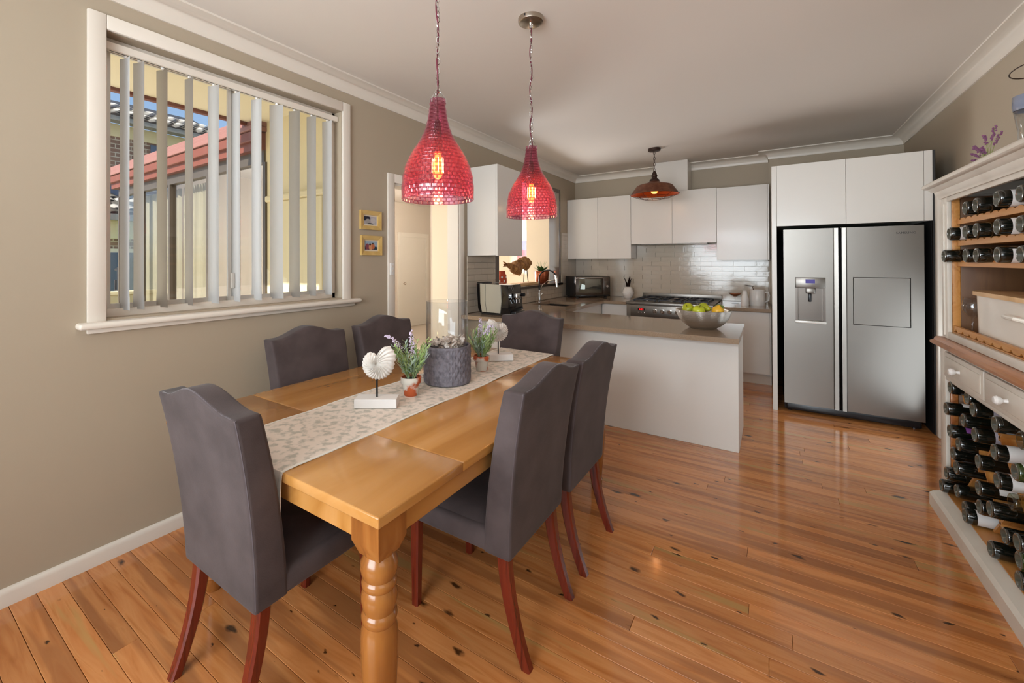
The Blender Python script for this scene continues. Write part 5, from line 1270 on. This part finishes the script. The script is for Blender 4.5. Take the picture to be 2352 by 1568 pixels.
# ------------------------------------------------------------------ wine hutch against the right wall
HX0, HX1, HY0, HY1 = 0.86, XR - 0.004, 1.9, 3.84
wh = thing('wine_hutch', 'cream painted wine hutch with pine shelves and timber bench top', 'wine cabinet', (1.07, 2.87, 0))
def W(nm, x0, x1, y0, y1, z0, z1, m='cream_cabinet', bev=0.003, par=wh, seg=2):
    bm = B(); box(bm, x0 - 1.07, x1 - 1.07, y0 - 2.87, y1 - 2.87, z0, z1, bev, seg); return obj(nm, bm, m, par, True)
# plinth with a sloped top edge
bm = B(); prism(bm, [(HX0 - 0.06 - 1.07, 0), (HX0 - 0.06 - 1.07, 0.07), (HX0 - 0.045 - 1.07, 0.085), (HX0 - 1.07 + 0.02, 0.105), (HX1 - 1.07, 0.105), (HX1 - 1.07, 0)], 1, HY0 - 2.87, HY1 - 0.035 - 2.87); obj('plinth', bm, 'cream_cabinet', wh)
W('side_panel', HX0 + 0.021, HX1, HY1 - 0.022, HY1, 0.106, 0.975); W('side_panel', HX0 + 0.021, HX1, HY0, HY0 + 0.022, 0.106, 0.975)
W('stile', HX0, HX0 + 0.02, HY1 - 0.088, HY1, 0.106, 0.975); W('stile', HX0, HX0 + 0.02, HY0, HY0 + 0.088, 0.106, 0.975)
W('rack_post', HX0 + 0.021, HX0 + 0.052, HY1 - 0.094, HY1 - 0.0225, 0.113, 0.785, 'wood_top')
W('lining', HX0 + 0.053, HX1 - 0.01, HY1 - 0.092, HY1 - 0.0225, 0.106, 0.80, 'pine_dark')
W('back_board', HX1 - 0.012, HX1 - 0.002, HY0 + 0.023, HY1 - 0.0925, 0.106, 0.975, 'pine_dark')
W('bottom_board', HX0 + 0.0, HX1 - 0.013, HY0 + 0.09, HY1 - 0.093, 0.106, 0.112, 'pine')
W('drawer_rail', HX0, HX0 + 0.02, HY0 + 0.09, HY1 - 0.09, 0.955, 0.975); W('drawer_rail', HX0, HX0 + 0.02, HY0 + 0.09, HY1 - 0.09, 0.785, 0.805)
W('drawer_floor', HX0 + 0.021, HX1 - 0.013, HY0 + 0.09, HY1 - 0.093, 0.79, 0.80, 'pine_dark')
n = 3; span = (HY1 - 0.09 - HY0 - 0.09) / n
for k in range(n):
    y0 = HY0 + 0.09 + span * k + 0.006; y1 = y0 + span - 0.012
    dr = W('drawer', HX0 - 0.006, HX0 + 0.018, y0, y1, 0.808, 0.952, bev=0.004)
    bm = B(); box(bm, HX0 - 0.010 - 1.07, HX0 - 0.005 - 1.07, y0 + 0.03 - 2.87, y1 - 0.03 - 2.87, 0.832, 0.928, 0.004); obj('raised_panel', bm, 'cream_cabinet', dr, True)
    bm = B(); lathe(bm, [(0.010, 0), (0.007, 0.012), (0.017, 0.022), (0.020, 0.032), (0.014, 0.042), (0, 0.044)], 18); obj('knob', bm, 'white_ceramic', dr, True, mw=T(HX0 - 0.010 - 1.07, (y0 + y1) / 2 - 2.87 + 0.02, 0.88) @ Rm(-PI / 2, 'Y'))
bm = B(); prism(bm, [(HX0 - 0.025 - 1.07, 0.976), (HX0 - 0.038 - 1.07, 0.985), (HX0 - 0.040 - 1.07, 0.998), (HX0 - 0.022 - 1.07, 1.006), (HX0 - 0.018 - 1.07, 1.018), (HX0 - 0.010 - 1.07, 1.026), (HX1 - 1.07, 1.026), (HX1 - 1.07, 0.976)], 1, HY0 - 0.03 - 2.87, HY1 + 0.03 - 2.87); obj('bench_top', bm, 'wood_top', wh, True)
# pine lattice in the lower rack
def lattice(y0, z0, y1, z1):
    d = Vector((y1 - y0, z1 - z0)); L = d.length; bm = B(); box(bm, HX0 + 0.06 - 1.07, HX1 - 0.02 - 1.07, -L / 2, L / 2, -0.006, 0.006)
    obj('lattice_board', bm, 'pine', wh, mw=T(0, (y0 + y1) / 2 - 2.87, (z0 + z1) / 2) @ Rm(math.atan2(d.y, d.x), 'X'))
for k in range(5):
    yb = 3.72 - 0.42 * k; L = 0.62
    if yb - L > HY0 + 0.1: lattice(yb, 0.13, yb - L, 0.13 + L * 1.0)
for k in range(4):
    yb = 2.30 + 0.42 * k; L = min(0.62, 3.73 - yb)
    if L > 0.3 and k != 3: lattice(yb, 0.13, yb + L, 0.13 + L)
# hutch
HZ0, HZ1 = 1.027, 1.885
W('hutch_side', HX0 + 0.031, HX1, HY1 - 0.02, HY1, HZ0, HZ1); W('hutch_side', HX0 + 0.031, HX1, HY0, HY0 + 0.02, HZ0, HZ1)
W('hutch_stile', HX0 + 0.01, HX0 + 0.03, HY1 - 0.095, HY1, HZ0, HZ1); W('hutch_stile', HX0 + 0.01, HX0 + 0.03, HY0, HY0 + 0.095, HZ0, HZ1)
W('stile_bead', HX0 + 0.003, HX0 + 0.012, HY1 - 0.06, HY1 - 0.045, HZ0 + 0.02, HZ1 - 0.05); W('hutch_rail', HX0 + 0.01, HX0 + 0.03, HY0 + 0.095, HY1 - 0.095, HZ0, 1.068); W('hutch_rail', HX0 + 0.01, HX0 + 0.03, HY0 + 0.095, HY1 - 0.095, 1.845, HZ1)
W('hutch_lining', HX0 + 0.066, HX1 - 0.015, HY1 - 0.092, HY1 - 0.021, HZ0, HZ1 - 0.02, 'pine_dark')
W('hutch_post', HX0 + 0.031, HX0 + 0.065, HY1 - 0.095, HY1 - 0.021, HZ0, HZ1 - 0.02, 'pine')
for k in range(7):
    y0 = HY0 + 0.021 + k * 0.262
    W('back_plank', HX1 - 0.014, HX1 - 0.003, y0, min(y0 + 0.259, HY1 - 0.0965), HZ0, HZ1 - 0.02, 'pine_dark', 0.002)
def scallop_shelf(z0, z1, nm, r=0.032, x0=HX0 + 0.05):
    W(nm, x0 + 0.019, HX1 - 0.015, HY0 + 0.096, HY1 - 0.0965, z0 + 0.003, z0 + 0.018, 'pine')
    bm = B(); y0, y1 = HY0 + 0.096, HY1 - 0.0965; pts = [(y0 - 2.87, z0), (y1 - 2.87, z0)]; m_ = 120
    for k in range(m_ + 1):
        y = y1 - (y1 - y0) * k / m_; pts.append((y - 2.87, z1 - 0.010 * max(0, math.cos((y - 3.43) * 2 * PI / 0.086)) ** 1.2))
    prism(bm, pts, 0, x0 - 1.07, x0 + 0.018 - 1.07); obj('scalloped_edge', bm, 'pine', wh)
for z in (1.705, 1.58, 1.46): scallop_shelf(z, z + 0.034, 'shelf')
W('hutch_floor', HX0 + 0.031, HX1 - 0.015, HY0 + 0.021, HY1 - 0.0965, 1.045, 1.074, 'pine')
bm = B(); m_ = 160; y0, y1 = HY0 + 0.096, HY1 - 0.0965; pts = [(y0 - 2.87, 1.108), (y1 - 2.87, 1.108)]
for k in range(m_ + 1):
    y = y1 - (y1 - y0) * k / m_; pts.append((y - 2.87, 1.076 + 0.016 * max(0, math.cos(y * 2 * PI / 0.10)) ** 2.5))
prism(bm, pts, 0, HX0 + 0.034 - 1.07, HX0 + 0.05 - 1.07); obj('scalloped_edge', bm, 'pine', wh)
cpf = [(0.0, 1.870), (0.010, 1.870), (0.014, 1.885), (0.022, 1.895), (0.026, 1.912), (0.040, 1.922), (0.050, 1.935), (0.062, 1.938), (0.070, 1.945), (0.072, 1.958), (0.066, 1.967), (0.052, 1.970), (0.0, 1.970)]
bm = B(); molding(bm, [(HX1 - 1.07, HY1 - 2.87), (HX0 + 0.01 - 1.07, HY1 - 2.87), (HX0 + 0.01 - 1.07, HY0 - 2.87), (HX1 - 1.07, HY0 - 2.87)], [(-d, z) for d, z in cpf][::-1], closed=False); obj('crown_moulding', bm, 'cream_cabinet', wh, True)
W('hutch_top', HX0 + 0.011, HX1, HY0 + 0.001, HY1 - 0.001, 1.95, 1.9685)

# wine bottles: axis along local z with the base at the origin, laid with the base towards the room
def make_bottle(name, glass, base, label_m=None, label_r=None, arc=1.0, zl=(0.065, 0.15)):
    t = thing(name, '', 'bottle', (0, 0, 0))
    bm = B(); lathe(bm, [(0.031, 0.001), (0.0355, 0.003), (0.0375, 0.010), (0.0378, 0.18), (0.036, 0.195), (0.028, 0.212), (0.018, 0.228), (0.0145, 0.245), (0.0140, 0.29), (0.0155, 0.292), (0.0155, 0.30), (0, 0.30)], 20); obj('body', bm, glass, t, 'all')
    bm = B(); lathe(bm, [(0.0355, 0.003), (0.0315, 0.0), (0.028, 0.002), (0.022, 0.012), (0.010, 0.024), (0.004, 0.026), (0, 0.026)], 20); obj('punt', bm, base, t, 'all')
    if label_m:
        bm = B(); m_ = 20; rows = []
        for z in zl: rows.append([bm.verts.new((0.0384 * math.cos(a), 0.0384 * math.sin(a), z)) for a in [(-arc * PI) + 2 * arc * PI * k / m_ for k in range(m_ + 1)]])
        for k in range(m_): bm.faces.new((rows[0][k], rows[0][k + 1], rows[1][k + 1], rows[1][k]))
        obj('paper_label', bm, label_m, t, 'all')
    return t
kinds = {
    'dark': make_bottle('wine_bottle', 'bottle_glass', 'bottle_base'),
    'white': make_bottle('wine_bottle', 'bottle_glass', 'bottle_base', 'label_paper', arc=0.62),
    'far': make_bottle('wine_bottle', 'bottle_glass', 'bottle_base', 'label_paper', arc=0.9, zl=(0.04, 0.14)),
    'grey': make_bottle('wine_bottle', 'bottle_glass', 'bottle_base', 'label_grey', arc=0.5),
    'purple': make_bottle('wine_bottle', 'bottle_glass', 'bottle_base', 'label_purple', arc=0.45, zl=(0.06, 0.12)),
    'red': make_bottle('wine_bottle', 'bottle_glass', 'bottle_base', 'label_red', arc=0.7, zl=(0.055, 0.13)),
    'clear': make_bottle('wine_bottle', 'bottle_clear', 'bottle_clear', 'label_paper', arc=0.3),
    'green': make_bottle('wine_bottle', 'bottle_green', 'bottle_base', 'label_paper', arc=0.75, zl=(0.02, 0.08)),
}
used = set(); rb_ = random.Random(11)
def lay_bottle(kind, x, y, z, label, group, roll=0.0, yaw=0.0):
    src = kinds[kind]
    if kind in used: t = dup(src)
    else: t = src; used.add(kind)
    t.matrix_basis = T(x, y, z) @ Rm(yaw, 'Z') @ Rm(PI / 2, 'Y') @ Rm(roll, 'Z')
    t['label'] = label; t['group'] = group
    return t
ORD = ['first', 'second', 'third', 'fourth', 'fifth']
rowy = {1.787: [3.431, 3.258, 2.976, 2.804], 1.660: [3.631, 3.431, 3.258, 2.976, 2.804], 1.533: [3.695, 3.431, 3.258, 2.976, 2.804]}
xoff = {3.431: 0.862, 3.258: 0.855, 2.976: 0.845, 2.804: 0.86, 3.631: 0.85, 3.695: 0.842}
for rn, (z, ys) in zip(('top', 'middle', 'bottom'), rowy.items()):
    for i, y in enumerate(ys):
        kd = 'far' if y in (2.804, 3.631, 2.976) else 'dark'
        lay_bottle(kd, xoff[y], y, z - 0.0125, '%s wine bottle from the left on the hutch\'s %s bottle shelf' % (ORD[i], rn), 'bottles on the hutch shelves', rb_.uniform(0, 6))
low = [(3.659, .757, 'red', 'wine bottle with a red-edged label in the top left of the lower rack'), (3.435, .757, 'white', 'dark wine bottle right of the red-edged one, under the left drawer'), (3.318, .725, 'grey', 'dark wine bottle with grey print under the left drawer knob'),
       (3.662, .632, 'white', 'wine bottle with a white label and red dot, left of the lower rack'), (3.438, .632, 'dark', None), (2.998, .746, 'dark', 'large dark wine bottle below the gap between two drawers'), (3.586, .525, 'purple', 'wine bottle with a white and purple label in the lower rack'),
       (3.272, .610, 'grey', 'dark wine bottle with a dark grey band right of the purple-labelled one'), (3.513, .479, 'dark', None), (3.044, .605, 'far', 'dark wine bottle with a long cream label at the right of the lower rack'), (2.777, .749, 'clear', 'clear pinkish bottle cut by the picture edge under the drawers'), (3.668, .374, 'dark', None),
       (3.275, .474, 'dark', None), (3.526, .342, 'dark', None), (3.683, .249, 'white', 'wine bottle with a small white label low at the left of the lower rack'), (3.043, .476, 'far', 'dark wine bottle with a wide cream label below the other cream-labelled one'), (3.278, .341, 'white', 'dark wine bottle with a grey barcode label in the middle of the lower rack'), (3.605, .185, 'dark', None), (3.735, .15, 'dark', 'dark wine bottle at the lowest left corner resting on the plinth'),
       (2.913, .437, 'clear', 'clear glass bottle at the right of the lower rack'), (3.281, .245, 'dark', None), (3.046, .336, 'dark', None), (3.461, .152, 'far', 'wine bottle with a big white label low in the rack by the plinth'), (3.366, .148, 'far', 'wine bottle with a white barcode label lying on the plinth edge'), (2.991, .250, 'dark', None), (2.791, .611, 'green', 'green bottle with a white neck label at the picture edge'),
       (3.044, .148, 'dark', None), (2.835, .225, 'green', 'pale green glass bottle low at the right of the lower rack'), (2.813, .148, 'dark', None), (2.786, .32, 'dark', None)]
for (y, z, kd, lb) in low:
    lay_bottle(kd, 0.845 + rb_.uniform(-0.012, 0.02), y, max(z, 0.152), lb or 'plain dark wine bottle in the lower rack, no label showing', 'bottles in the lower rack', rb_.uniform(2.0, 4.2))
for k, t in kinds.items():
    if k not in used: bpy.data.objects.remove(t)

# enamel bin and wine glass in the hutch
eb = thing('bread_bin', 'cream enamel bread bin with a timber lid on the hutch', 'bread bin', (1.066, 3.205, 1.0745))
def rrect(bm, hx_, hy_, r, z0, z1, taper=1.0):
    def ring(z, s):
        out = []
        for (cx, cy, a0) in ((hx_ - r, hy_ - r, 0), (-hx_ + r, hy_ - r, PI / 2), (-hx_ + r, -hy_ + r, PI), (hx_ - r, -hy_ + r, 1.5 * PI)):
            for k in range(7): a = a0 + PI / 2 * k / 6; out.append(bm.verts.new(((cx + r * math.cos(a)) * s, (cy + r * math.sin(a)) * s, z)))
        return out
    a, b = ring(z0, taper), ring(z1, 1.0); n_ = len(a)
    for k in range(n_): bm.faces.new((a[k], a[(k + 1) % n_], b[(k + 1) % n_], b[k]))
    bm.faces.new(a[::-1]); bm.faces.new(b)
bm = B(); rrect(bm, 0.150, 0.365, 0.11, 0.0, 0.232, 0.97); obj('body', bm, 'enamel_cream', eb, True)
bm = B(); rrect(bm, 0.162, 0.382, 0.115, 0.2325, 0.254); obj('lid', bm, 'pale_wood', eb, True)
bm = B(); tube(bm, [(-0.148, -0.14, 0.15), (-0.175, -0.15, 0.16), (-0.18, -0.20, 0.162), (-0.175, -0.25, 0.16), (-0.140, -0.26, 0.15)], 0.010, 8); obj('handle', bm, 'enamel_cream', eb, True)
wg = thing('wine_glass', 'stemmed wine glass behind the bread bin on the hutch', 'glass', (0.955, 3.685, 1.0745))
bm = B(); lathe(bm, [(0, 0), (0.036, 0), (0.036, 0.003), (0.005, 0.008), (0.004, 0.085), (0.02, 0.10), (0.040, 0.13), (0.043, 0.155), (0.036, 0.205), (0.0345, 0.205), (0.0415, 0.155), (0.0385, 0.131), (0.018, 0.103), (0, 0.10)], 28); obj('glass', bm, 'clear_glass', wg, 'all')
# on top of the hutch: lavender, jar and wire hoop
tl = thing('lavender_plant', 'artificial lavender lying on top of the wine hutch', 'plant', (0.955, 3.44, 1.9705))
bm = B(); lathe(bm, [(0, 0), (0.03, 0), (0.036, 0.04), (0.03, 0.04), (0, 0.035)], 16); obj('pot', bm, 'terracotta', tl)
rr = random.Random(8)
for k, (dy, dz, dx) in enumerate(((0.24, 0.095, 0.0), (0.14, 0.16, -0.02), (0.06, 0.20, 0.0), (0.02, 0.13, -0.05), (-0.09, 0.215, 0.0), (-0.16, 0.17, 0.0), (-0.02, 0.12, -0.03), (0.10, 0.11, -0.04))):
    p0 = Vector((0, 0, 0.035)); p2 = Vector((dx, dy, dz)); p1 = Vector((dx * 0.4, dy * 0.35, dz * 0.75)); pts = [p0 * (1 - s) ** 2 + p1 * 2 * s * (1 - s) + p2 * s * s for s in [i / 8 for i in range(9)]]
    bm = B(); tube(bm, pts, 0.0016, 5)
    for q in range(3):
        b0 = pts[2 + q]; d_ = Vector((rr.uniform(-.5, .5), rr.uniform(-1, 1), 0.8)).normalized(); w_ = d_.cross(Vector((1, 0, 0))).normalized() * 0.003
        bm.faces.new([bm.verts.new(v) for v in (b0 - w_, b0 + d_ * 0.02 - w_, b0 + d_ * 0.045, b0 + d_ * 0.02 + w_, b0 + w_)])
    st = obj('stem', bm, 'stem_green', tl)
    bm = B()
    for q in range(26):
        s = 0.55 + 0.45 * q / 26; i0 = min(7, int(s * 8)); p = pts[i0].lerp(pts[i0 + 1], s * 8 - i0); ico(bm, p + Vector((rr.uniform(-.006, .006), rr.uniform(-.006, .006), rr.uniform(-.004, .004))), 0.0045, 1)
    obj('flower_head', bm, 'lavender_deep', st)
jr = thing('glass_jar', 'blue-rimmed clear glass vase on the hutch top at the picture edge', 'vase', (1.10, 3.385, 1.9705))
jr.scale = (1, 1, 1.5)
bm = B(); lathe(bm, [(0, 0), (0.05, 0), (0.055, 0.01), (0.062, 0.12), (0.075, 0.185), (0.072, 0.186), (0.059, 0.12), (0.051, 0.013), (0, 0.008)], 28); obj('glass', bm, 'clear_glass', jr, 'all')
bm = B(); lathe(bm, [(0.0755, 0.187), (0.079, 0.20), (0.078, 0.235), (0.074, 0.236), (0.073, 0.20), (0.071, 0.187)], 28)
mat('blue_rim', '#7c8294', 0.1, coat=0.5); obj('rim', bm, 'blue_rim', jr, 'all')
hoop = thing('wire_hoop', 'thin dark wire hoop hanging above the hutch at the picture edge', 'wire hoop', (1.115, 3.36, 2.45))
bm = B(); tube(bm, [(0.10 * math.cos(2 * PI * k / 40), 0.17 * math.sin(2 * PI * k / 40), 0) for k in range(40)], 0.0028, 6, closed=True); obj('ring', bm, 'bronze', hoop, True)
bm = B(); tube(bm, [(0.0, -0.17, 0), (0.0, -0.14, ZC - 2.45 - 0.001)], 0.0012, 4); tube(bm, [(0.10, 0.0, 0), (0.02, -0.12, ZC - 2.45 - 0.001)], 0.0012, 4); obj('wire', bm, 'bronze', hoop)
